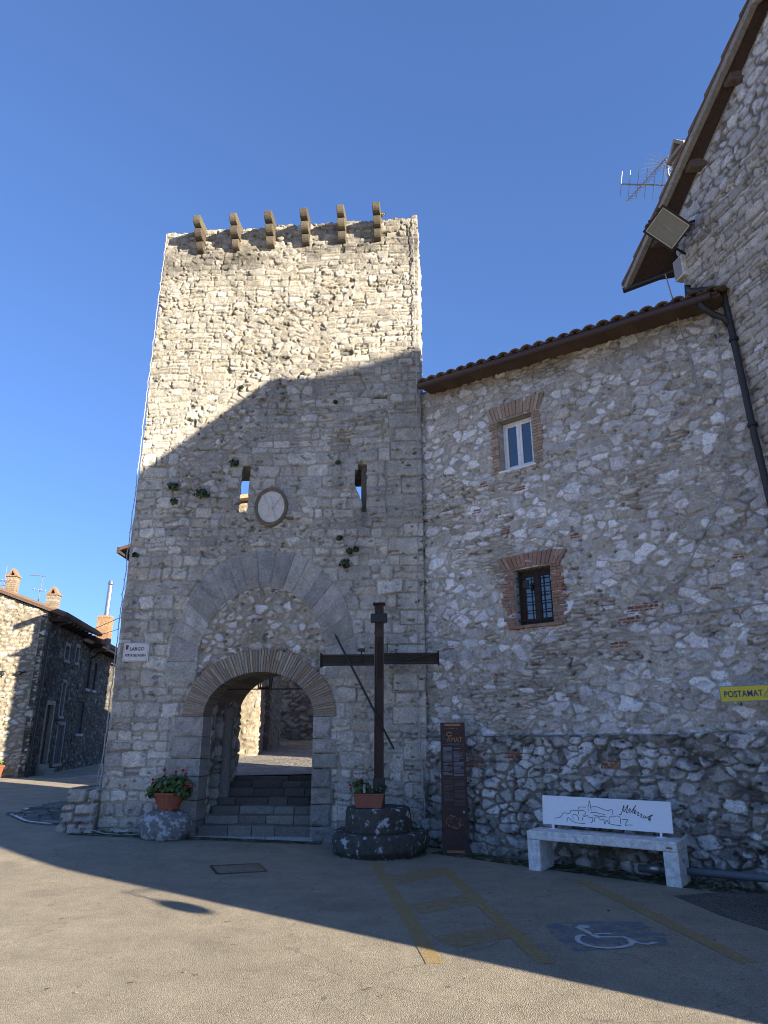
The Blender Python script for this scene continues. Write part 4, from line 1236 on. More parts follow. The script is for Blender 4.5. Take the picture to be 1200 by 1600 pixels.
# house at the far end of the square: sunlit front, shaded flank along the lane
HA = thing('lane_house', 'sunlit stone house with a pitched roof at the corner of the lane', 'house', (-13.82, 28.0, 0), 0)
def vz(x): return 6.42 - .355 * x          # verge falls towards the lane
wall('front_wall', HA, M_far, -6.5, 0, -.1, 9, .045, pat_far(501, PAL_A), None, .4, lambda u: vz(u) - .05, None, (0, 1))
LA = R_(9.0)
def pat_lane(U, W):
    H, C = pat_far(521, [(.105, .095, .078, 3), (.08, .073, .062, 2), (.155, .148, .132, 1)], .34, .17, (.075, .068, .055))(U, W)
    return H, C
def lane_wall(par, s0, s1, zt, nm, holes):
    o = wall(nm, par, M_far, s0, s1, -.1, zt, .05, pat_lane, (lambda U, W: np.any([(U > a) & (U < b) & (W > c) & (W < d) for a, b, c, d in holes], axis=0)) if holes else None, .22, None, None, (0, 0))
    o.rotation_euler = (0, 0, math.pi / 2 + LA)
    return o
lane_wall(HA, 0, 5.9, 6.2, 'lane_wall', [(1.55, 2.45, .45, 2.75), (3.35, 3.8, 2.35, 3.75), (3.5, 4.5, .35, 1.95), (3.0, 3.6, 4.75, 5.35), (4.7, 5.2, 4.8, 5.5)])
def lane_local(par):
    o = bpy.data.objects.new('x', None)
    return Matrix.Rotation(math.pi / 2 + LA, 4, 'Z')
ML = Matrix.Rotation(math.pi / 2 + LA, 4, 'Z')
def lane_part(name, mb, mat, par, bevel=None):
    o = mb.build(name, mat, par, bevel=bevel); o.rotation_euler = (0, 0, math.pi / 2 + LA)
    return o
mb = MB(); mb.col = (.10, .06, .04); mb.box(1.55, 2.45, .12, .18, .42, 2.75)
for k in range(4): mb.box(1.57 + .22 * k, 1.76 + .22 * k, .10, .125, .45, 2.7)
d1 = lane_part('door', mb, M_wood, HA)
mb = MB(); mb.col = (.33, .31, .27); mb.box(1.40, 1.552, -.05, .2, .40, 2.76); mb.box(2.448, 2.60, -.05, .2, .40, 2.76); mb.box(1.40, 2.60, -.052, .2, 2.752, 2.93); mb.box(1.3, 2.7, -.35, .1, .0, .22); mb.box(1.36, 2.65, -.12, .1, .22, .40)
mb.build('door_surround', M_far, d1)
for a, b, c, d in ((3.35, 3.8, 2.35, 3.75), (3.0, 3.6, 4.75, 5.35), (4.7, 5.2, 4.8, 5.5), (3.5, 4.5, .35, 1.95)):
    mb = MB(); mb.col = (.05, .045, .04)
    if d < 2:
        mb.col = (.085, .08, .085)
        for k in range(7): mb.box(a + .14 * k, a + .14 * k + .13, .05, .08, c, d)
    mb.box(a, b, .13, .17, c, d)
    wo = lane_part('shutter' if d < 2 else 'window', mb, M_wood, HA)
    mb = MB(); mb.col = (.30, .29, .27); mb.box(a - .12, a + .002, -.04, .15, c - .05, d + .1); mb.box(b - .002, b + .12, -.04, .15, c - .05, d + .1); mb.box(a - .12, b + .12, -.042, .15, d - .002, d + .16); mb.box(a - .15, b + .15, -.09, .15, c - .12, c + .002)
    mb.build('window_surround', M_far, wo)
mb = MB(); mb.col = (.035, .025, .022)
mb.tube([(.35, -.75, 6.02), (.32, -.4, 5.9), (.12, -.12, 5.6), (.10, -.10, 3), (.10, -.10, 0)], .055, 8)
lane_part('downpipe', mb, M_dark_pipe, HA)
mb = MB(); mb.col = (.13, .085, .06)
cv, sv = -math.sin(LA) * 6.0, math.cos(LA) * 6.0
def roof_slab(par, x_hi, x_lo, y0, y1, shx, over, th=.10):
    m_ = MB(); m_.col = (.12, .08, .06)
    m_.hexa([(x_hi, y0, vz(x_hi)), (x_lo, y0, vz(x_lo)), (x_lo + shx, y1, vz(x_lo)), (x_hi + shx, y1, vz(x_hi))],
            [(x_hi, y0, vz(x_hi) + th), (x_lo, y0, vz(x_lo) + th), (x_lo + shx, y1, vz(x_lo) + th), (x_hi + shx, y1, vz(x_hi) + th)])
    o = m_.build('roof', M_wood, par)
    m2 = MB(); g2 = random.Random(3)
    y = y0
    while y < y1:
        k = (y - y0) / (y1 - y0) * shx
        m2.col = jcol((.21, .135, .09), .25, g2)
        m2.tube([(x_hi + k, y + .1, vz(x_hi) + th + .02), (x_lo + k + .06, y + .1, vz(x_lo + .06) + th + .02)], .10, 6)
        y += .24
    m2.build('roof_tiles', M_tile, o)
    return o
roof_slab(HA, -6.5, .75, -.15, 5.9, -math.tan(LA) * 6.0, 0)
for k in range(9):
    mb = MB(); mb.col = (.05, .035, .03); mb.box(.15 + .65 * k, .27 + .65 * k, -.62, .05, 6.02, 6.14); lane_part('rafter', mb, M_wood, HA)
def chimney(par, x, y, zb, zt, w, shade, label=None):
    m_ = MB(); g2 = random.Random(int(zt * 10)); 
    z = zb
    while z < zt - .01:
        m_.col = jcol(shade, .18, g2); e = min(z + .09, zt); m_.box(x - w, x + w, y - w * .8, y + w * .8, z, e - .008); m_.col = (.3, .27, .22); m_.box(x - w + .01, x + w - .01, y - w * .8 + .01, y + w * .8 - .01, e - .008, e); z = e
    o = m_.build('chimney', M_far, par)
    m_ = MB(); m_.col = (.27, .18, .12)
    m_.box(x - w - .05, x + w + .05, y - w * .8 - .05, y + w * .8 + .05, zt, zt + .05)
    m_.prism([(x - w - .02, zt + .05), (x - w + .07, zt + .05), (x, zt + .27), (x + w - .07, zt + .05), (x + w + .02, zt + .05), (x, zt + .38)], y - w * .8, y + w * .8)
    m_.build('chimney_cap', M_far, o)
    return o
chimney(HA, -2.18, .9, 6.6, 8.02, .21, (.28, .215, .15)); chimney(HA, -.22, .7, 6.2, 7.18, .22, (.26, .22, .17))
mb = MB(); mb.col = (.4, .38, .34); mb.box(-2.35, -2.32, -.06, -.03, 2.9, 5.0); mb.box(-6, -1.2, -.055, -.02, 2.98, 3.01)
mb.build('wall_cable', M_cable, HA)
mb = MB(); mb.tube([(-1.45, -.05, 3.75), (-1.4, -.3, 3.95), (-1.2, -.35, 3.95)], .02, 6); mb.ball((-1.3, -.33, 3.85), .10, 1)
mb.build('wall_light', M_iron, HA)
mb = MB(); mb.ball((-.75, -.12, 3.9), .10, 1); mb.tube([(-.75, -.05, 3.9), (-.5, -.1, 3.95)], .03, 6)
mb.build('wall_light', M_iron, HA)
# second house down the lane
HB = thing('lane_house', 'shaded stone house further down the lane with a brick chimney and steel flue', 'house', (-13.82 - math.sin(LA) * 5.9, 28 + math.cos(LA) * 5.9, 0), 0)
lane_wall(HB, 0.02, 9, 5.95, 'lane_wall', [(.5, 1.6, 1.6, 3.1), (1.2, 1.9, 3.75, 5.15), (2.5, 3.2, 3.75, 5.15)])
for a, b, c, d in ((.5, 1.6, 1.6, 3.1), (1.2, 1.9, 3.75, 5.15), (2.5, 3.2, 3.75, 5.15)):
    mb = MB(); mb.col = (.055, .05, .05)
    n = int((b - a) / .11)
    for k in range(n): mb.box(a + (b - a) * k / n, a + (b - a) * (k + .9) / n, .06, .09, c, d)
    mb.box(a, b, .13, .17, c, d)
    wo = lane_part('shutter', mb, M_wood, HB)
    mb = MB(); mb.col = (.36, .36, .35); mb.box(a - .08, b + .08, -.12, .1, c - .12, c + .002)
    mb.build('window_sill', M_far, wo)
vz0 = vz
def vz(x): return vz0(x) - .30
roof_slab(HB, -6.5, .80, .05, 9, -math.tan(LA) * 9.0, 0)
for k in range(13):
    mb = MB(); mb.col = (.05, .035, .03); mb.box(.2 + .65 * k, .32 + .65 * k, -.66, .05, 5.72, 5.84); lane_part('rafter', mb, M_wood, HB)
mb = MB(); mb.tube([(.3, -.8, 5.72), (4, -.8, 5.72), (8.8, -.8, 5.72)], .06, 8); mb.tube([(1.2, -.8, 5.7), (1.3, -.5, 5.5), (1.35, -.1, 5.2)], .05, 8)
lane_part('gutter', mb, M_dark_pipe, HB)
mb = MB(); g2 = random.Random(8)
for k in range(18):
    mb.col = jcol((.30, .185, .11), .15, g2); mb.box(.02, .66, 1.2, 1.7, 5.6 + .1 * k, 5.6 + .1 * k + .092)
cb = mb.build('chimney', M_far, HB)
mb = MB(); mb.tube([(.36, 1.45, 7.4), (.38, 1.45, 9.0)], .12, 12); mb.tube([(.38, 1.45, 9.05), (.38, 1.45, 9.25)], [.16, .10], 12); mb.tube([(.38, 1.45, 8.98), (.38, 1.45, 9.06)], .06, 8)
mb.build('flue', M_chimney_pipe, cb)

# houses behind the tower
HC = thing('house_behind_tower', 'stone house behind the tower, its wooden eave showing left of it', 'house', (-9.02, 23.8, 0), 0)
mb = MB(); mb.col = (.36, .33, .27)
mb.prism([(0, -.1), (3.6, -.1), (3.6, 9.2), (0, 8.0)], 0, 8); mb.build('wall', M_far, HC)
mb = MB(); mb.col = (.10, .06, .042)
mb.prism([(-.46, 7.80), (3.7, 9.22), (3.7, 9.34), (-.46, 7.92)], -.25, 8.2); mb.build('roof', M_wood, HC)
mb = MB(); mb.col = (.06, .045, .035); mb.prism([(-.50, 7.72), (-.40, 7.72), (-.40, 7.93), (-.50, 7.93)], -.27, 8.2); mb.build('fascia', M_wood, HC)
HD = thing('street_house', 'sunlit stone house on the street seen through the gate arch', 'house', (-3.53, 20.0, 0), 0)
def door_hole(U, W): return (U > .9) & (U < 1.9) & (W > .9) & (W < 3.0)
wall('front_wall', HD, M_far, -1.07, 0, 0, 8.6, .045, pat_far(541, [(.23, .20, .15, 3), (.27, .235, .18, 2), (.20, .17, .125, 2)], .34, .2, (.20, .17, .12)), None, .3, None, None, (0, 1))
o = wall('side_wall', HD, M_far, 0, 4.4, 0, 8.4, .05, pat_far(561, [(.24, .215, .175, 3), (.20, .175, .145, 2), (.26, .17, .12, 1)], .32, .15, (.22, .19, .15)), door_hole, .3, None, None, (0, 0))
o.rotation_euler = (0, 0, math.pi / 2)
mb = MB(); mb.col = (.12, .085, .06); mb.box(-.30, -.24, .9, 1.9, .9, 3.0); mb.build('door', M_wood, HD)
mb = MB(); mb.col = (.3, .28, .24); mb.box(-1.07, -.32, .3, 4.4, 0, 8.5); mb.build('rear_wall', M_far, HD)
mb = MB(); mb.col = (.45, .30, .20)
mb.prism([(-1.1, 8.4), (.35, 8.62), (.35, 8.74), (-1.1, 8.52)], -.3, 4.7); mb.build('roof', M_tile, HD)
HE = thing('shading_house', 'unseen stone house added behind the gate to shade the street', 'house', (.47, 17.3, 0), R_(-40))  # unseen house added to block the sun from the street walls
mb = MB(); mb.col = (.26, .24, .21); mb.box(0, 6, 0, 9, 0, 6.2); mb.build('wall', M_far, HE)
mb = MB(); mb.col = (.18, .12, .09); mb.prism([(-.3, 6.2), (6.3, 6.2), (3, 7.3)], -.3, 9.3); mb.build('roof', M_tile, HE)
HF = thing('street_end_house', 'shaded stone house closing the view up the street behind the gate', 'house', (-5.0, 27.0, 0), R_(-8))
wall('front_wall', HF, M_far, 0, 9, 0, 7, .06, pat_far(581, [(.28, .26, .22, 3), (.22, .2, .17, 2)], .36, .2, (.18, .16, .13)), lambda U, W: (U > .9) & (U < 1.7) & (W > 3.6) & (W < 4.8), .3, None, None, (0, 0))
mb = MB(); mb.col = (.2, .18, .15); mb.box(0, 9, .32, 6, 0, 6.9); mb.build('rear_wall', M_far, HF)
mb = MB(); mb.col = (.2, .14, .1); mb.prism([(-.3, 7.0), (9.3, 7.0), (4.5, 8.2)], -.3, 6.3); mb.build('roof', M_tile, HF)

# low wall and pot in front of the lane house
lw = thing('low_wall', 'low rendered wall end in front of the sunlit lane house', 'wall', (-15.0, 27.2, 0), 0)
mb = MB(); mb.col = (.34, .31, .27); mb.box(-3, 0, -.1, .12, -.1, .86); mb.build('wall', M_far, lw)
mb = MB(); mb.col = (.28, .26, .23); mb.box(-3.04, .05, -.14, .16, .86, .93); mb.build('coping', M_far, lw)
for k in range(3):
    pass

def leaf_clump(mb, c, rx, ry, rz, n, size, g2, cols, up=.3, shell=.35):
    for i in range(n):
        while True:
            d = Vector((g2.gauss(0, 1), g2.gauss(0, 1), g2.gauss(0, 1)))
            if d.length > .01: break
        d.normalize(); k = (shell + (1 - shell) * g2.random()) if True else 1
        p = Vector((c[0] + d.x * rx * k, c[1] + d.y * ry * k, c[2] + d.z * rz * k))
        nrm = (d + Vector((g2.uniform(-.5, .5), g2.uniform(-.5, .5), up + g2.uniform(-.3, .5)))).normalized()
        mb.col = jcol(g2.choice(cols), .25, g2)
        mb.leaf(p, nrm, size * g2.uniform(.65, 1.3), g2.uniform(0, 6.28))
LEAF = [(.045, .085, .022), (.065, .11, .03), (.035, .065, .02), (.085, .12, .035), (.05, .09, .035)]
pot = thing('flower_pot', 'small square terracotta pot with a green plant by the low wall', 'flower pot', (-14.55, 27.35, 0))
mb = MB(); mb.lathe([(.17, 0), (.24, .40), (.27, .40), (.27, .47), (.23, .47), (.22, .42)], n=4); o = mb.build('pot', M_terracotta, pot); o.rotation_euler = (0, 0, R_(40))
mb = MB(); leaf_clump(mb, (0, 0, .56), .22, .2, .14, 90, .10, random.Random(2), [(.10, .16, .03), (.14, .19, .05)]); mb.build('plant', M_leaf, pot)

# aerials
def yagi(mb, p0, p1, n, l0, l1, r=.008, cross=(0, 0, 1)):
    p0 = Vector(p0); p1 = Vector(p1); d = (p1 - p0).normalized()
    c = d.cross(Vector(cross)).normalized()
    mb.tube([p0, p1], r * 1.4, 6)
    for i in range(n):
        t = i / (n - 1); q = p0 + (p1 - p0) * t; l = l0 + (l1 - l0) * t
        mb.tube([q - c * l, q + c * l], r * .7, 5)
# ------------------------------------------------------------------ things in the square
TM = Matrix.Translation((.671, 11.26, 0)) @ Matrix.Rotation(R_(-5), 4, 'Z')
def on_tower(x, y, z):
    return TM @ Vector((x, y, z))
MM = Matrix.Translation((3.72, 8.84, 0)) @ Matrix.Rotation(R_(-40), 4, 'Z')

# street name plaque
p = thing('street_plaque', 'white marble street name plaque on the left of the tower front', 'plaque', on_tower(-4.855, -.03, 2.905), R_(-5))
mb = MB(); mb.box(-.222, .222, -.022, .04, -.155, .155); mb.build('plate', M_plaque, p, bevel=.004)
mb = MB()
for a, b, c, d in ((-.205, .205, .136, .140), (-.205, .205, -.140, -.136), (-.205, -.201, -.14, .14), (.201, .205, -.14, .14)): mb.box(a, b, -.0235, -.02, c, d)
mb.build('border', M_grey_edge, p)
lettering('lettering', 'LARGO', .078, M_ink, p, (.015, -.024, .048), UPR, bold=.001)
lettering('lettering', "PORTA DELL'AQUILA", .062, M_ink, p, (.0, -.024, -.055), UPR, bold=.001, sx=.60)
mb = MB(); mb.col = (.03, .10, .12); mb.box(-.185, -.135, -.0245, -.021, .085, .115); mb.col = (.22, .03, .03); mb.prism([(-.182, .085), (-.138, .085), (-.138, .055), (-.16, .03), (-.182, .055)], -.0245, -.021)
mb.build('crest', M_print, p)
for x, z in ((.19, -.125), (-.19, -.125), (.19, .125), (-.19, .125)):
    mb = MB(); mb.ball((x, -.022, z), .009, 1); mb.build('screw', M_galv, p)

# oval medallion
md = thing('carved_medallion', 'oval carved stone medallion in a brown frame between the two arrow slits', 'medallion', on_tower(-2.675, -.02, 5.42), R_(-5))
mb = MB(); mb.col = (.21, .175, .13); n = 48; prof = [(.84, .02), (.85, -.035), (.90, -.055), (.95, -.04), (.985, -.06), (1.04, -.045), (1.06, .05)]
vs = [(.285 * r * math.cos(2 * math.pi * k / n), y, .345 * r * math.sin(2 * math.pi * k / n)) for r, y in prof for k in range(n)]
mb.add(vs, [(i * n + k, i * n + (k + 1) % n, (i + 1) * n + (k + 1) % n, (i + 1) * n + k) for i in range(len(prof) - 1) for k in range(n)])
mb.build('frame', M_stone, md, True)
def disc_field():
    nu, nr = 72, 26
    vs = []; 
    for j in range(nr + 1):
        for k in range(nu):
            a = 2 * math.pi * k / nu; r = j / nr
            x = .242 * r * math.cos(a); z = .295 * r * math.sin(a)
            h = .05 * max(0, 1 - (abs(x + .01 * z) / .05) ** 2 - ((z) / .15) ** 2)                    # body
            h += .034 * max(0, 1 - abs(abs(x) * .9 - (z + .02) * .55 - .03) / .035) * (0.03 < abs(x) < .19) * (z > -.12)   # spread limbs
            h += .036 * max(0, 1 - math.hypot(x + .03, z - .17) / .045)
            h += .03 * max(0, 1 - abs(abs(x) - .05 - .3 * (-.12 - z)) / .028) * (-.2 < z < -.08)
            h += .010 * float(fbm(np.array(x * 26), np.array(z * 26), 7))
            vs.append((x, -.012 - h, z))
    return vs, [(j * nu + k, j * nu + (k + 1) % nu, (j + 1) * nu + (k + 1) % nu, (j + 1) * nu + k) for j in range(nr) for k in range(nu)]
mb = MB(); mb.col = (.5, .5, .48); mb.add(*disc_field()); mb.build('relief', M_relief, md, True)

# plants growing out of the wall joints
spots = [(-4.48, 5.90, .15, 'dark green tuft left of the left arrow slit, upper of a close pair'), (-3.94, 5.74, .19, 'largest dark green tuft in the tower wall, beside the left arrow slit'),
         (-4.46, 5.60, .10, 'small green tuft in the tower wall below two bigger tufts'), (-3.40, 6.30, .13, 'green tuft hanging at the top corner of the left arrow slit'),
         (-1.33, 4.39, .14, 'flat green tuft just above the right shoulder of the tall blocked arch'), (-1.15, 4.62, .08, 'small green tuft right one of a close pair under the right arrow slit'),
         (-1.27, 4.60, .09, 'small green tuft left one of a close pair under the right arrow slit'), (-1.45, 4.84, .08, 'tiny green tuft below and left of the right arrow slit'),
         (-5.06, 4.61, .08, 'tiny green tuft low at the left edge of the tower'), (-3.37, 7.84, .06, 'tiny green tuft high in the sunlit masonry of the tower'),
         (-1.50, 6.24, .06, 'tiny green tuft level with the top of the right arrow slit'), (-1.57, 7.45, .06, 'tiny green tuft near the shadow edge above the right arrow slit'),
         (-.72, 11.62, .10, 'yellowish tuft on top of the tower beside the rightmost corbel')]
for i, (u, z, r, lab) in enumerate(spots):
    g2 = random.Random(60 + i)
    pl = thing('wall_plant', lab, 'plant', on_tower(u, -.02, z), R_(-5), 'plants growing in the tower wall')
    mb = MB(); cols = [(.04, .062, .025), (.055, .08, .03), (.03, .05, .022)] if i != 12 else [(.16, .15, .06), (.2, .18, .08)]
    leaf_clump(mb, (0, -r * .25, -.2 * r), r * .8, r * .5, r * .65, int(40 + 420 * r), .045, g2, cols, .2, .25)
    mb.build('leaves', M_leaf, pl)
    mb = MB()
    for k in range(5): mb.tube([(g2.uniform(-.02, .02), .04, g2.uniform(-.02, .02)), (g2.uniform(-r, r) * .6, -r * .4, g2.uniform(-r, r) * .5)], .004, 4)
    mb.build('stem', M_brown_frame, pl)

# strings of small lights
bulb_mb = MB(); bulb_mb.tube([(0, 0, 0), (0, -.012, 0)], .006, 6); bulb_mb.tube([(0, -.010, 0), (0, -.024, 0)], [.007, .004], 6)
bulb_me = None
def light_string(label, pts, side, spacing, cordr=.0045, sag=.012, seed=0):
    global bulb_me
    g2 = random.Random(seed)
    t = thing('light_string', label, 'string lights', (.671, 11.26, 0), R_(-5), 'strings of white lights on the tower')
    pts = [Vector(q) for q in pts]
    fine = []
    for a, b in zip(pts[:-1], pts[1:]):
        n = max(1, int((b - a).length / .12))
        fine += [a + (b - a) * k / n + Vector((g2.uniform(-sag, sag), g2.uniform(-sag, 0), 0)) for k in range(n)]
    fine.append(pts[-1])
    mb = MB(); mb.tube(fine, cordr, 5); mb.build('cord', M_cord, t)
    acc = 0; cnt = 0
    for a, b in zip(fine[:-1], fine[1:]):
        acc += (b - a).length
        if acc >= spacing and cnt < 99:
            acc = 0; cnt += 1
            if bulb_me is None:
                o = bulb_mb.build('bulb', M_bulb, t); bulb_me = o.data
            else:
                o = bpy.data.objects.new('bulb', bulb_me); link(o, t)
            o.location = b; o.rotation_euler = (g2.uniform(-.9, .6), 0, side * g2.uniform(-.2, 1.5) + g2.uniform(-.3, .3))
light_string('string of small white lights down the left edge of the tower', [(-5.17, -.07, 11.42), (-5.19, -.07, 8), (-5.19, -.07, 5), (-5.19, -.07, 2.4), (-5.20, -.06, .8), (-5.24, -.16, .62), (-5.22, -.2, .2)], -1, .117, .008, .012, 1)
light_string('second string of white lights looping beside the left edge of the tower', [(-5.17, -.05, 5.2), (-5.14, -.05, 3.4), (-5.10, -.05, 2.4), (-5.16, -.06, 1.5), (-5.26, -.06, 1.0), (-5.25, -.08, .70)], -1, .13, .0045, .02, 2)
light_string('string of small white lights down the right edge of the tower', [(-.09, -.05, 11.44), (-.075, -.05, 9), (-.07, -.06, 7), (-.09, -.05, 5), (-.11, -.05, 3.5), (-.14, -.06, 2.1), (-.10, -.07, 1.2), (-.06, -.07, .25)], 1, .113, .008, .010, 3)
light_string('thick doubled string of white lights low at the right corner of the tower', [(-.13, -.09, 2.14), (-.115, -.09, 1.6), (-.08, -.09, 1.0), (-.06, -.09, .55), (-.05, -.10, .14)], 1, .055, .010, .02, 4)
arc = [(UC + 1.36 * math.cos(a), -.05, 1.86 + 1.15 * math.sin(a)) for a in np.linspace(math.pi * 1.0, .0, 26)]
light_string('string of small white lights framing the brick arch of the gate', [(-4.12, -.06, .62), (-4.13, -.06, 1.2)] + arc + [(-1.37, -.06, 1.2), (-1.39, -.06, .55), (-1.36, -.08, .30), (-1.20, -.14, .24)], 1, .135, .0045, .006, 5)
light_string('string of white lights lying along the foot of the tower left of the boulder', [(-5.22, -.2, .2), (-5.0, -.16, .14), (-4.7, -.14, .115), (-4.45, -.14, .13), (-4.25, -.14, .17)], 0, .12, .008, .004, 6)
lc = thing('light_connector', 'white plug connector of the lights at the right corner of the tower', 'connector', on_tower(-.135, -.09, 2.18), R_(-5))
mb = MB(); mb.box(-.035, .035, -.03, .03, -.05, .05); mb.tube([(-.03, -.01, .05), (-.07, -.03, .03)], .012, 6); mb.build('plug', M_bulb, lc, bevel=.008)

# boulder with the flower bowl
b = thing('boulder', 'big rough whitish boulder at the left of the gate steps', 'boulder', on_tower(-3.96, -.33, .0), R_(-5))
def boulder():
    bm = bmesh.new(); bmesh.ops.create_icosphere(bm, subdivisions=5, radius=1)
    co = np.array([v.co for v in bm.verts])
    n = fbm(co[:, 0] * 1.7 + co[:, 2], co[:, 1] * 1.7 - co[:, 2] * .7, 33, 4) - .5
    n2 = fbm(co[:, 0] * 7 + co[:, 2] * 3, co[:, 1] * 7 + co[:, 2] * 5, 34, 3) - .5
    k = 1 + .20 * n + .07 * n2
    s = np.sign(co) * np.abs(co) ** .82
    P = s * k[:, None] * np.array([.375, .30, .245]) + np.array([0, 0, .27])
    P[:, 2] = np.minimum(P[:, 2], .50 + .02 * n)
    me = bpy.data.meshes.new('stone')
    me.from_pydata(P.tolist(), [], [tuple(v.index for v in f.verts) for f in bm.faces]); bm.free()
    me.materials.append(M_boulder); me.polygons.foreach_set('use_smooth', [True] * len(me.polygons))
    return link(bpy.data.objects.new('stone', me), b)
boulder()
fb = thing('flower_bowl', 'fluted terracotta bowl of red geraniums on the boulder by the gate', 'planter', on_tower(-3.93, -.36, .515), R_(-5))
mb = MB()
mb.lathe([(.15, 0), (.16, .025), (.15, .035), (.205, .17), (.225, .195), (.235, .20), (.235, .235), (.215, .235), (.20, .19)], n=40, sx=1.12, sy=.8, jit=lambda a, z: .018 * math.cos(a * 18) * (.04 < z < .19))
mb.build('bowl', M_terracotta, fb, False)
mb = MB(); mb.lathe([(.01, .20), (.205, .205)], n=24, sx=1.1, sy=.78); mb.build('soil', M_soil, fb)
mb = MB(); mb.box(-.09, .02, -.10, .02, -.03, .004); mb.box(.03, .10, -.09, .02, -.028, .004); mb.build('tile_wedge', M_plastic_terra, fb)
def geranium(par, cx, cy, cz, rx, ry, rz, n, size, flowers, seed, fs=.030):
    g2 = random.Random(seed)
    mb = MB(); leaf_clump(mb, (cx, cy, cz), rx, ry, rz, n, size, g2, LEAF, .35, .45); mb.build('foliage', M_leaf, par)
    for x, y, z in flowers:
        mb = MB()
        for k in range(16):
            d = Vector((g2.gauss(0, 1), g2.gauss(0, 1), g2.gauss(0, 1))).normalized()
            mb.col = jcol(g2.choice([(.50, .012, .03), (.42, .01, .02), (.55, .03, .05)]), .15, g2)
            mb.leaf(Vector((x, y, z)) + d * fs * .7, d, fs * .95, g2.uniform(0, 6))
        o = mb.build('flower', M_petal, par)
    mb = MB(); mb.col = (.07, .12, .03)
    for x, y, z in flowers: mb.tube([(cx + (x - cx) * .4, cy + (y - cy) * .4, cz), (x, y, z)], .004, 5)
    for k in range(10): mb.tube([(cx, cy, cz - rz), (cx + g2.uniform(-1, 1) * rx * .7, cy + g2.uniform(-1, 1) * ry * .6, cz + g2.uniform(-.2, .5) * rz)], .005, 5)
    mb.build('stem', M_leaf, par)
geranium(fb, .03, -.02, .33, .36, .25, .17, 520, .062, [(-.07, -.12, .56), (.10, -.08, .53), (.265, -.10, .50), (-.19, -.22, .425), (.34, -.16, .36), (.305, -.2, .30), (.38, -.1, .33), (.17, .02, .55)], 3)
g2 = random.Random(71); mb = MB(); leaf_clump(mb, (.24, -.05, .24), .14, .16, .11, 90, .058, g2, LEAF, .2, .4); leaf_clump(mb, (-.25, -.08, .24), .10, .14, .10, 60, .058, g2, LEAF, .2, .4); mb.build('trailing_leaves', M_leaf, fb)

# stepped round base and the wooden passion cross
ps = thing('cross_base', 'old round two-tier stone pedestal blotched with lichen under the wooden cross', 'pedestal', (-.085, 10.66, 0))
wob = lambda a, z: .035 * math.sin(a * 3 + 1) * .5 + .02 * math.sin(a * 7 + z * 9) + .012 * math.sin(a * 13 + z * 21)
mb = MB(); mb.lathe([(.64, -.1), (.65, .05), (.665, .055), (.675, .10), (.67, .25), (.65, .28), (.63, .287), (.02, .295)], n=72, sy=.98, jit=wob); mb.build('lower_tier', M_lichen, ps, True)
mb = MB(); mb.lathe([(.475, .285), (.485, .31), (.455, .56), (.445, .588), (.43, .60), (.02, .605)], n=72, jit=wob); mb.build('upper_tier', M_lichen, ps, True)
cr = thing('wooden_cross', 'tall dark wooden cross with spear, ladder and tools of the passion', 'cross', (-.075, 10.72, .60), R_(-3))
def beam(mb, x0, x1, y0, y1, z0, z1, col, g2):
    mb.col = jcol(col, .1, g2); mb.box(x0, x1, y0, y1, z0, z1)
g2 = random.Random(12)
mb = MB()
mb.col = (.055, .036, .030); mb.box(-.068, .068, -.045, .045, -.02, 2.93)
mb.col = (.065, .043, .035); mb.box(-.068, -.048, -.056, -.04, .35, 2.93); mb.box(.048, .068, -.056, -.04, .35, 2.93)
mb.col = (.07, .06, .055); mb.box(-.085, .085, -.058, .055, -.02, .38)
mb.col = (.03, .022, .02); mb.box(-.095, .095, -.075, .06, 2.93, 2.965)
mb.build('upright', M_wood, cr, bevel=.006)
mb = MB(); mb.col = (.036, .031, .024)
mb.box(-.885, -.078, -.04, .04, 2.00, 2.165); mb.box(.078, .90, -.04, .04, 2.02, 2.185)
mb.col = (.05, .043, .034); mb.box(-.885, -.078, -.052, -.035, 2.00, 2.03); mb.box(-.885, -.078, -.052, -.035, 2.135, 2.165); mb.box(.078, .90, -.052, -.035, 2.02, 2.05); mb.box(.078, .90, -.052, -.035, 2.155, 2.185)
mb.col = (.025, .02, .018); mb.box(-.91, -.885, -.06, .05, 1.975, 2.185); mb.box(.90, .925, -.06, .05, 1.995, 2.215)
mb.build('crossbeam', M_wood, cr, bevel=.005)
mb = MB(); mb.box(-.13, .13, -.085, -.058, 2.645, 2.79); mb.build('title_board', M_iron, cr, bevel=.008)
mb = MB(); n = 28
mb.tube([(0, -.058, 2.49), (0, -.075, 2.49)], .075, n); o = mb.build('round_boss', M_brown_frame, cr)
mb = MB(); mb.tube([(-.035, -.075, 1.80), (-.035, -.075, 2.37)], .008, 6); mb.tube([(.035, -.075, 1.80), (.035, -.075, 2.37)], .008, 6)
for k in range(9): mb.tube([(-.035, -.075, 1.83 + .063 * k), (.035, -.075, 1.83 + .063 * k)], .006, 6)
mb.build('ladder', M_brown_frame, cr)
mb = MB(); mb.tube([(-.27, -.075, 1.99), (-.27, -.075, 2.20)], .011, 8); mb.prism([(-.35, 2.225), (-.30, 2.20), (-.215, 2.20), (-.215, 2.25), (-.30, 2.25)], -.10, -.055)
mb.build('hammer', M_iron, cr)
mb = MB(); mb.tube([(.27, -.07, 2.0), (.27, -.07, 2.14), (.25, -.07, 2.20), (.27, -.07, 2.24), (.30, -.07, 2.22)], .007, 6); mb.tube([(.38, -.07, 2.0), (.30, -.07, 2.16), (.245, -.07, 2.235)], .007, 6)
mb.build('pincers', M_iron, cr)
mb = MB(); mb.tube([(.42, -.075, 2.07), (.86, -.075, 2.17)], .012, 8); mb.build('reed', M_brown_frame, cr)
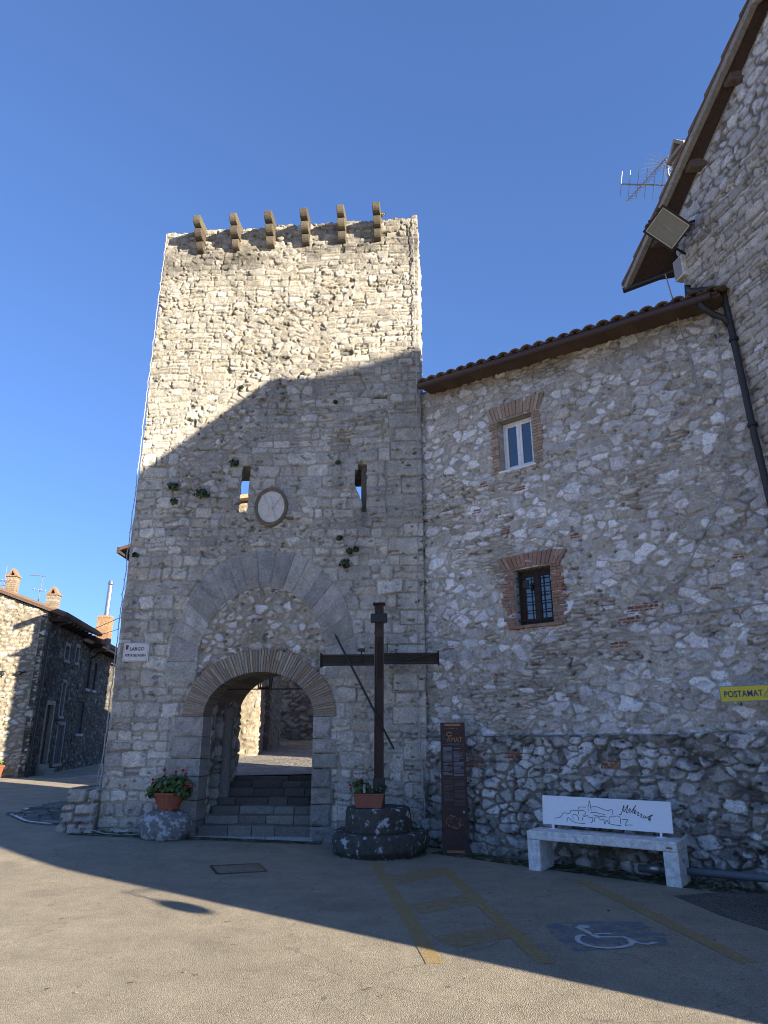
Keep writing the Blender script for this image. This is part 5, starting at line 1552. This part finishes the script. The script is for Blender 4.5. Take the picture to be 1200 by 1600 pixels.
mb = MB(); mb.tube([(-.645, -.10, 2.40), (.225, -.10, .785)], .016, 8); mb.tube([(-.645, -.10, 2.40), (-.69, -.10, 2.485)], [.02, .004], 8)
mb.build('spear', M_iron, cr)
tr = thing('window_box', 'rectangular terracotta plastic trough with a geranium at the foot of the cross', 'planter', (-.215, 10.44, .607), R_(-2))
mb = MB(); mb.hexa([(-.18, -.075, 0), (.18, -.075, 0), (.18, .075, 0), (-.18, .075, 0)], [(-.215, -.095, .17), (.215, -.095, .17), (.215, .095, .17), (-.215, .095, .17)])
mb.box(-.225, .225, -.102, .102, .17, .19); mb.build('trough', M_plastic_terra, tr, bevel=.006)
mb = MB(); mb.box(-.2, .2, -.085, .085, .185, .195); mb.build('soil', M_soil, tr)
geranium(tr, -.12, .0, .27, .15, .11, .105, 170, .052, [(-.265, -.06, .30), (-.115, -.08, .375)], 5, .022)
g2 = random.Random(6); mb = MB(); leaf_clump(mb, (.15, 0, .24), .10, .07, .05, 26, .04, g2, LEAF); leaf_clump(mb, (.20, .0, .29), .05, .05, .05, 12, .035, g2, [(.05, .07, .04)]); leaf_clump(mb, (.02, -.02, .225), .05, .04, .04, 20, .04, g2, LEAF)
mb.col = (.06, .07, .04)
for k in range(6): mb.tube([(.10, 0, .19), (.10 + g2.uniform(0, .16), g2.uniform(-.05, .05), .25 + g2.random() * .08)], .004, 5)
mb.col = (.36, .36, .34); mb.box(-.075, -.045, -.09, -.085, .20, .31)
mb.build('straggly_plant', M_leaf, tr)

# information pillar
tp = thing('information_pillar', 'slim dark brown metal information pillar with printed text and copper strips', 'information pillar', (1.01, 10.55, 0), R_(-7))
mb = MB(); mb.hexa([(-.19, -.05, -.02), (.19, -.05, -.02), (.19, .06, -.02), (-.19, .06, -.02)], [(-.178, -.035, 1.755), (.178, -.035, 1.755), (.178, .045, 1.755), (-.178, .045, 1.755)])
mb.build('panel', M_totem, tp, bevel=.004)
def ty(z): return -.0525 + .015 * z / 1.755
for z, w in ((1.722, .115), (.035, .125)):
    mb = MB(); mb.box(-w, w, ty(z) - .002, ty(z) + .01, z - .016, z + .016); mb.build('copper_strip', M_copper, tp)
M_totem_txt = solid('grey print', (.16, .17, .20), .6); M_totem_dim = solid('dim print', (.085, .068, .062), .6); M_orange = solid('orange print', (.38, .19, .08), .6); M_teal = solid('teal print', (.06, .16, .21), .6)
tilt = (math.pi / 2 + .0085, 0, 0)
lettering('lettering', 'AMAT', .098, M_orange, tp, (.025, ty(1.5) - .002, 1.515), tilt, sx=.85)
g2 = random.Random(2)
mb = MB()
for k in range(9): mb.box(-.07 + .018 * k, -.058 + .018 * k, ty(1.46) - .002, ty(1.46), 1.452, 1.463)
for k in range(7):
    a = 1.7 + k * .55; mb.tube([(-.105 + .028 * math.cos(a), ty(1.56) - .001, 1.555 + .035 * math.sin(a)), (-.105 + .028 * math.cos(a + .35), ty(1.56) - .001, 1.555 + .035 * math.sin(a + .35))], .009, 5)
mb.build('logo', M_teal, tp)
mb = MB(); mb.tube([(-.05 + .038 * math.cos(a), ty(1.59) - .001, 1.592 + .026 * math.sin(a)) for a in np.linspace(.2, 6, 18)], .009, 5); mb.build('logo', M_orange, tp)
mb = MB()
for x in (-.11, -.075, -.04, -.005, .03, .065): mb.box(x - .010, x + .010 - g2.random() * .008, ty(1.67) - .002, ty(1.67), 1.665, 1.682)
for z in (1.425, 1.405):
    pass
def column(mb, x0, x1, z1, z0, lh=.0155):
    z = z1
    while z > z0:
        if g2.random() < .9:
            mb.box(x0, x1 - (0 if g2.random() < .75 else g2.uniform(.02, .08)), ty(z) - .0018, ty(z), z - lh * .62, z)
        z -= lh
column(mb, -.145, -.018, 1.415, 1.17); column(mb, .005, .145, 1.415, 1.29); column(mb, -.145, -.018, 1.15, 1.04); column(mb, .005, .145, 1.27, 1.16); column(mb, .005, .145, 1.14, 1.03)
mb.box(-.165, .165, ty(1.44) - .0018, ty(1.44), 1.442, 1.447)
mb.build('text_block', M_totem_txt, tp)
mb = MB(); column(mb, -.145, -.015, .96, .78); column(mb, .005, .15, .96, .86); column(mb, -.145, -.015, .76, .65); column(mb, .005, .15, .83, .73); column(mb, .005, .15, .70, .60)
mb.box(-.17, .17, ty(1) - .0018, ty(1), 1.0, 1.006); mb.box(-.17, .17, ty(.57) - .0018, ty(.57), .58, .586)
mb.build('text_block', M_totem_dim, tp)
mb = MB()
for k in range(46):
    a = g2.uniform(0, 6.283); r = g2.choice([.115, .10, .085, .07, .055])
    if -2.0 < ((a + math.pi) % (2 * math.pi) - math.pi) < -1.1 and r < .08: continue
    l = g2.uniform(.15, .45)
    mb.tube([(r * math.cos(a + l * t) * 1.05, ty(.4) - .001, .42 + r * .82 * math.sin(a + l * t)) for t in (0, .5, 1)], .0045, 4)
mb.build('emblem', M_orange, tp)
mb = MB(); mb.tube([(.128, ty(.55), .545), (.128, ty(.55) - .004, .545)], .018, 16); mb.build('badge', M_grey_edge, tp)

# bench
BX = math.atan2(-1.032, 1.442)
bn = thing('concrete_bench', 'pale concrete bench with a white printed backrest in front of the rubble wall', 'bench', (1.788, 9.388, 0), BX)
L = 1.80
mb = MB(); mb.box(0, L, 0, .43, .345, .45); mb.build('seat', M_concrete, bn, bevel=.014)
mb = MB(); mb.box(0.001, .165, .001, .429, -.03, .3445); mb.build('leg', M_concrete, bn, bevel=.010)
mb = MB(); mb.box(L - .165, L - .001, .001, .429, -.03, .3445); lg = mb.build('leg', M_concrete, bn, bevel=.010)
mb = MB(); mb.box(L - .12, L - .055, -.003, .004, .375, .395); mb.build('maker_plate', M_copper, lg)
mb = MB(); mb.prism([(.20, .21), (.23, .24), (.20, .27), (.17, .24)], -.001, .004); o = mb.build('badge', M_galv, lg); o.location = (L + .001, 0, 0); o.rotation_euler = (0, 0, math.pi / 2)
bk = MB(); bk.box(.10, L - .10, -.012, .012, 0, .34)
bo = bk.build('backrest', M_white_panel, bn, bevel=.003); bo.location = (0, .30, .50); bo.rotation_euler = (R_(-7), 0, 0)
mb = MB()
for x in (.24, L - .24):
    mb.box(x - .05, x + .05, .27, .33, .45, .458); mb.box(x - .012, x + .012, .285, .315, .458, .53)
mb.build('backrest_mount', M_white_panel, bn)
PW = L - .20; PH = .34
DRAW = [[(.098, .219), (.152, .277), (.175, .419), (.226, .421), (.243, .533), (.294, .53), (.305, .649), (.362, .667)], [(.379, .542), (.379, .725), (.385, .737), (.39, .894), (.398, .741), (.402, .55)], [(.402, .68), (.442, .702), (.498, .633), (.532, .592), (.555, .635), (.569, .604), (.569, .452)], [(.203, .11), (.209, .245), (.226, .262), (.243, .178), (.283, .115), (.351, .115)], [(.254, .236), (.254, .368), (.271, .4), (.294, .34), (.3, .2)], [(.328, .211), (.334, .318), (.351, .35), (.373, .384), (.39, .312), (.413, .346), (.407, .189), (.394, .158)], [(.425, .195), (.43, .337), (.453, .36), (.476, .266), (.498, .299), (.504, .148), (.521, .282), (.532, .158)], [(.541, .162), (.541, .376), (.578, .404), (.595, .435), (.623, .394), (.623, .192)], [(.544, .163), (.589, .139), (.629, .133)], [(.635, .322), (.663, .347), (.68, .338), (.669, .259), (.659, .155), (.686, .174), (.714, .175)], [(.3, .411), (.305, .533), (.351, .533), (.351, .402), (.328, .394)], [(.396, .496), (.442, .511), (.464, .483), (.51, .457)], [(.419, .426), (.464, .39), (.521, .384)]]
WORD = [[(.617, .493), (.635, .524), (.659, .809), (.655, .581), (.689, .827), (.674, .572), (.686, .586)], [(.691, .607), (.705, .662), (.703, .706), (.694, .668), (.694, .593), (.705, .582)], [(.708, .593), (.737, .756), (.748, .819), (.74, .782), (.72, .586), (.728, .569)], [(.731, .58), (.745, .624), (.742, .668), (.733, .62), (.734, .561), (.746, .555)], [(.751, .596), (.766, .601), (.755, .508), (.768, .502)], [(.773, .543), (.789, .548), (.776, .465), (.791, .45)], [(.805, .514), (.796, .471), (.802, .424), (.814, .458), (.809, .505)], [(.816, .434), (.85, .518), (.867, .548), (.839, .456), (.83, .389)], [(.834, .38), (.85, .41), (.848, .449), (.837, .416), (.837, .357), (.85, .351)]]
def smooth_line(l, n=5):
    out = []
    P = [l[0]] + list(l) + [l[-1]]
    for i in range(1, len(P) - 2):
        for k in range(n):
            t = k / n
            out.append(tuple(.5 * (2 * P[i][d] + (P[i + 1][d] - P[i - 1][d]) * t + (2 * P[i - 1][d] - 5 * P[i][d] + 4 * P[i + 1][d] - P[i + 2][d]) * t * t + (3 * P[i][d] - P[i - 1][d] - 3 * P[i + 1][d] + P[i + 2][d]) * t ** 3) for d in (0, 1)))
    out.append(l[-1])
    return out
for nm, lines, r in (('town_drawing', DRAW, .0032), ('lettering', WORD, .0040)):
    mb = MB()
    for l in lines:
        mb.tube([(.10 + PW * s, -.0125, PH * t) for s, t in smooth_line(l)], r, 5)
    mb.build(nm, M_ink, bo)

# yellow sign on its post
ys = thing('yellow_sign', 'yellow POSTAMAT sign on a grey post at the right edge', 'sign', (4.27, 7.98, 0), R_(-24))
mb = MB(); mb.tube([(.13, .04, -.1), (.13, .04, 2.12)], .03, 12); mb.build('post', M_grey_pipe, ys, True)
mb = MB(); mb.box(-.42, .42, -.014, .014, -.082, .082); f = mb.build('sign_face', M_yellow, ys, bevel=.004); f.location = (0, -.01, 2.04); f.rotation_euler = (0, R_(-1.5), 0)
mb = MB()
for z in (-.085, .085): mb.box(-.423, .423, -.016, .016, z - .004, z + .004)
for x in (-.423, .423): mb.box(x - .004, x + .004, -.016, .016, -.085, .085)
mb.build('edge_trim', M_grey_edge, f)
lettering('lettering', 'POSTAMAT', .098, M_blue_ink, f, (-.385, -.0155, -.005), UPR, 'LEFT', 0, .0015, .80)
mb = MB()
for k in range(3):
    mb.tube([(.02 + .03 * k, -.015, -.045), (.08 + .033 * k, -.015, .045), (.14 + .033 * k, -.015, .045)], .006, 5)
mb.build('mark', M_grey_edge, f)
# grey drain pipe along the foot of the wall
gp_ = thing('drain_pipe', 'grey plastic pipe lying along the foot of the rubble wall behind the bench', 'pipe', (0, 0, 0))
mb = MB(); mb.tube([MM @ Vector(q) for q in ((-.62, -.36, .09), (-.1, -.37, .12), (1.0, -.37, .15), (1.5, -.37, .15))], .042, 12); mb.build('pipe', M_grey_pipe, gp_, True)
mb = MB(); mb.tube([MM @ Vector(q) for q in ((-.50, -.362, .10), (-.36, -.365, .108))], .052, 12); mb.build('coupling', M_galv, gp_, True)
# loose cables on the rubble wall
for lab, pts in (('thin grey cable hanging down the wall from the floodlight', [(.66, -.42, 7.75), (.655, -.1, 7.3), (.655, -.04, 7.05), (.72, -.04, 6.57), (.76, -.04, 6.0)]),
                 ('thin grey cable beside the downpipe', [(1.12, -.05, 7.12), (1.10, -.05, 6.4), (1.03, -.05, 5.5), (.965, -.05, 4.75), (.82, -.05, 4.4), (.62, -.05, 4.15), (.40, -.05, 3.8), (.20, -.05, 3.50), (-.1, -.05, 3.3), (-.39, -.05, 3.12)]),
                 ('thin grey cable stretched across the wall at the right', [(1.5, -.06, 3.13), (1.1, -.05, 3.08), (.6, -.05, 3.06), (.16, -.05, 3.05), (-.3, -.05, 3.0)]),
                 ('short grey cable below the barred window', [(-2.54, -.06, 2.40), (-2.55, -.06, 2.16), (-2.51, -.06, 2.14)])):
    mb = MB(); mb.tube([MM @ Vector(q) for q in pts], .009, 5)
    tag(mb.build('cable', M_cable), lab, 'cable', 'loose cables on the rubble wall')

# floodlight on the gable wall
def scaled(c, k): return tuple((c[i] - (0, 0, 1.6)[i]) * k + (0, 0, 1.6)[i] for i in range(3))
fl = thing('floodlight', 'large black square floodlight with a glass front on the gable wall', 'floodlight', (4.05, 8.02, 8.47))
HWM = Matrix.Translation((4.63, 8.077, 0)) @ Matrix.Rotation(R_(-78), 4, 'Z')
ax = (Vector((3.80, 8.0, 8.53)) - Vector((4.04, 8.0, 8.84))); ay = (Vector((4.04, 8.0, 8.12)) - Vector((3.80, 8.0, 8.53)))
def make_flood():
    fw = Vector((-.30, -.70, -.62)).normalized()                  # where the lamp looks
    roll = R_(-46)
    up0 = Vector((0, 0, 1)); xx = up0.cross(fw).normalized(); zz = fw.cross(xx).normalized()
    x2 = xx * math.cos(roll) + zz * math.sin(roll); z2 = zz * math.cos(roll) - xx * math.sin(roll)
    Mr = Matrix((x2, -fw, z2)).transposed().to_4x4()
    return Mr
FM = make_flood()
def flood_part(mb, name, mat, par, bevel=None):
    mb.v = [tuple(FM @ Vector(v)) for v in mb.v]
    return mb.build(name, mat, par, bevel=bevel)
mb = MB()
a, bb = .235, .19
mb.hexa([(-a, 0, -bb), (a, 0, -bb), (.13, .24, -.15), (-.13, .24, -.15)], [(-a, 0, bb), (a, 0, bb), (.13, .24, .15), (-.13, .24, .15)])
body = flood_part(mb, 'housing', M_iron, fl, .01)
mb = MB(); t = .022
mb.box(-a - t, -a + t * .3, -.035, .02, -bb - t, bb + t); mb.box(a - t * .3, a + t, -.035, .02, -bb - t, bb + t); mb.box(-a, a, -.034, .02, -bb - t, -bb + t * .3); mb.box(-a, a, -.034, .02, bb - t * .3, bb + t)
for x, z in ((-a - .03, -.12), (-a - .03, .12), (a + .03, -.12), (a + .03, .12)): mb.box(x - .012, x + .012, -.03, .02, z - .03, z + .03)
flood_part(mb, 'front_frame', M_iron, fl, .004)
mb = MB(); mb.box(-a + .005, a - .005, -.018, -.012, -bb + .005, bb - .005); flood_part(mb, 'glass', M_clear, fl)
mb = MB()
for q in ([(-a, -bb), (a, -bb), (.1, -.03), (-.1, -.03)], [(a, -bb), (a, bb), (.1, .03), (.1, -.03)], [(a, bb), (-a, bb), (-.1, .03), (.1, .03)], [(-a, bb), (-a, -bb), (-.1, -.03), (-.1, .03)], [(-.1, -.03), (.1, -.03), (.1, .03), (-.1, .03)]):
    mb.add([(x, -.011 if max(abs(x) / a, abs(z) / bb) > .9 else -.003, z) for x, z in q], [(0, 1, 2, 3)])
flood_part(mb, 'reflector', M_reflect, fl)
mb = MB(); mb.tube([(-.09, -.008, .0), (.09, -.008, .0)], .011, 8); flood_part(mb, 'lamp_tube', M_bulb, fl)
mb = MB(); mb.box(-a + .001, a - .001, -.026, -.02, -bb + .0, -bb + .02); mb.box(-a, a, -.026, -.02, bb - .02, bb); mb.box(-a, -a + .02, -.026, -.02, -bb, bb); mb.box(a - .02, a, -.026, -.02, -bb, bb)
flood_part(mb, 'gasket', M_galv, fl)
mb = MB()
w0 = HWM @ Vector((-.05, .10, 8.80)); w1 = HWM @ Vector((-.45, .10, 8.35)); o = Vector(fl.location)
mb.tube([w0 - o, FM @ Vector((.15, .26, .12)), FM @ Vector((.28, .08, .05))], .018, 8); mb.tube([w1 - o, FM @ Vector((-.05, .28, -.16)), FM @ Vector((-.27, .08, -.05))], .018, 8)
mb.tube([w0 - o, w1 - o], .022, 8)
mb.build('bracket', M_iron, fl)
jb = thing('junction_box', 'grey cable junction box on the far edge of the gable wall', 'junction box', HWM @ Vector((-.52, -.08, 8.20)), R_(-78))
mb = MB(); mb.box(-.10, .10, -.06, .06, -.17, .17); mb.build('box', M_concrete, jb, bevel=.01)
mb = MB(); mb.box(-.085, .085, -.068, -.058, -.15, .15); mb.tube([(.02, 0, .17), (.03, .0, .35), (.10, .02, .5)], .012, 6); mb.tube([(.03, 0, -.17), (.05, .0, -.35), (.10, .02, -.42)], .012, 6); mb.build('lid', M_grey_edge, jb, bevel=.006)

# aerials
k = 9.3 / 12.5
A = lambda p: scaled(p, k)
an = thing('tv_antenna', 'television aerial with two crossed antennas behind the gable roof', 'antenna', (0, 0, 0))
base = Vector(A((6.52, 12.5, 13.2)))
mb = MB(); mb.tube([(base.x, base.y, 8.3), (base.x, base.y, base.z), A((6.53, 12.5, 14.22))], .018, 8); mb.build('mast', M_galv, an)
mb = MB(); yagi(mb, A((5.58, 12.7, 13.22)), A((6.50, 12.3, 14.15)), 18, .10, .17, .010, (-.5, -.6, .6))
for s in (-1, 1):
    for i in range(6):
        q = Vector(A((6.42, 12.3, 14.05))); e = Vector(A((6.12 if s < 0 else 6.75, 12.3 + .08 * i, 14.36 if s < 0 else 13.98)))
        mb.tube([q + Vector((0, .03 * i, 0)), e + Vector((0, .05 * i, 0))], .004, 4)
mb.build('antenna', M_galv, an)
mb = MB(); yagi(mb, A((5.41, 12.5, 13.53)), A((6.53, 12.5, 13.49)), 7, .20, .34, .010, (.3, .9, .5)); mb.build('antenna', M_galv, an)
mb = MB(); mb.tube([A((6.53, 12.5, 14.1)), A((6.55, 12.4, 13.8)), A((6.62, 12.4, 13.6)), A((6.6, 12.5, 13.3))], .008, 6); mb.build('antenna_cable', M_cord, an)
an = thing('tv_antenna', 'thin aerial mast on the roof of the sunlit lane house', 'antenna', (-14.85, 29.0, 6.5))
mb = MB(); mb.tube([(0, 0, 0), (.06, 0, 1.62)], .022, 6); mb.build('mast', M_galv, an)
mb = MB(); yagi(mb, (.2, 0, 1.60), (-.42, -.2, 1.60), 6, .05, .10, .012, (0, 0, 1)); yagi(mb, (.20, 0, .95), (-.12, -.3, .95), 4, .22, .16, .009, (0, 0, 1)); mb.build('antenna', M_galv, an)
an = thing('tv_antenna', 'aerial mast at the left edge behind the leftmost chimney', 'antenna', (-16.2, 28.6, 7.0))
mb = MB(); mb.tube([(0, 0, 0), (.0, 0, 1.45)], .02, 6); mb.build('mast', M_galv, an)
mb = MB(); yagi(mb, (.25, 0, .85), (-.2, -.3, .75), 6, .22, .12, .012, (0, 0, 1)); yagi(mb, (.1, 0, .6), (-.3, -.2, .62), 5, .16, .2, .012, (1, 0, 0)); mb.build('antenna', M_galv, an)
# overhead wires in the lane
ow = thing('overhead_wire', 'pair of black wires strung across the lane', 'wire', (0, 0, 0))
mb = MB(); mb.tube([(-14.2, 32.0, 6.05), (-11.6, 27.5, 5.62), (-9.15, 23.7, 5.45)], .012, 5); mb.tube([(-14.2, 32.0, 5.75), (-11.6, 27.5, 5.28), (-9.15, 23.7, 5.05)], .010, 5); mb.build('wires', M_iron, ow)

# lantern hanging in the passage
ln = thing('lantern', 'black iron lantern hanging inside the gate passage', 'lantern', (-2.355, 13.9, 2.64))
mb = MB(); s = .13
for x, y in ((-s, -s), (s, -s), (s, s), (-s, s)): mb.tube([(x * .8, y * .8, -.19), (x, y, .12)], .016, 5)
for z, q in ((-.19, s * .8), (.12, s)): mb.tube([(-q, -q, z), (q, -q, z), (q, q, z), (-q, q, z), (-q, -q, z)], .017, 5)
mb.lathe([(.19, .12), (.06, .24), (.02, .30)], n=4); mb.tube([(0, 0, .3), (0, 0, .42)], .008, 6); mb.build('cage', M_iron, ln)
mb = MB(); mb.lathe([(s * 1.1, -.19), (s * 1.36, .12)], n=4); o = mb.build('glass', M_clear, ln); o.rotation_euler = (0, 0, math.pi / 4)
mb = MB(); ground_strip(mb, [tuple((MM @ Vector(q))[:2]) for q in ((-3.5, -.42, 0), (-2.5, -.44, 0), (-1.2, -.46, 0), (0, -.46, 0), (1.6, -.46, 0))], .42, .003)
tag(mb.build('mossy_edge', M_moss), 'dark mossy strip of asphalt along the foot of the rubble wall', kind='structure')
mb = MB(); ground_strip(mb, [tuple(on_tower(*q)[:2]) for q in ((-5.5, -.22, 0), (-4.3, -.2, 0), (-3.5, -.18, 0), (-1.6, -.16, 0))], .26, .004)
tag(mb.build('mossy_edge', M_moss), 'dark strip of asphalt along the foot of the tower', kind='structure')
# weeds along the foot of the walls
wd = MB(); g2 = random.Random(31)
for i in range(260):
    u = g2.uniform(-3.3, 1.2); p = MM @ Vector((u, -.34 - abs(g2.gauss(0, .05)) - .05 * (u > -2.6), .0))
    wd.col = jcol(g2.choice([(.05, .07, .02), (.07, .085, .03), (.09, .08, .04)]), .3, g2); wd.leaf((p.x, p.y, g2.uniform(.005, .035)), (g2.uniform(-.6, .6), g2.uniform(-.8, .2), .8), g2.uniform(.02, .05), g2.uniform(0, 6))
for i in range(90):
    p = on_tower(g2.uniform(-5.1, -4.3), -.06 - abs(g2.gauss(0, .04)), 0)
    wd.col = jcol((.05, .07, .025), .3, g2); wd.leaf((p.x, p.y, gp(p.x, p.y) + g2.uniform(.005, .04)), (g2.uniform(-.6, .6), -.5, .8), g2.uniform(.02, .045), g2.uniform(0, 6))
for i in range(120):
    a = g2.uniform(3.3, 6.1); wd.col = jcol((.05, .065, .02), .3, g2); wd.leaf((-.085 + .69 * math.cos(a), 10.66 + .69 * math.sin(a), g2.uniform(.003, .02)), (0, -.4, 1), g2.uniform(.015, .035), g2.uniform(0, 6))
tag(wd.build('weeds', M_leaf), 'small weeds and moss along the foot of the walls', 'weeds', kind='stuff')
lf = MB()
for i in range(70):
    x = g2.uniform(-2.5, 3.2); y = g2.uniform(5.0, 9.6); lf.col = jcol(g2.choice([(.04, .035, .03), (.12, .10, .07), (.3, .3, .28)]), .3, g2)
    lf.leaf((x, y, gp(x, y) + .012), (g2.uniform(-.3, .3), g2.uniform(-.3, .3), 1), g2.uniform(.010, .028), g2.uniform(0, 6))
tag(lf.build('litter', M_leaf), 'scattered crumbs and dry leaf bits on the asphalt', 'litter', kind='stuff')
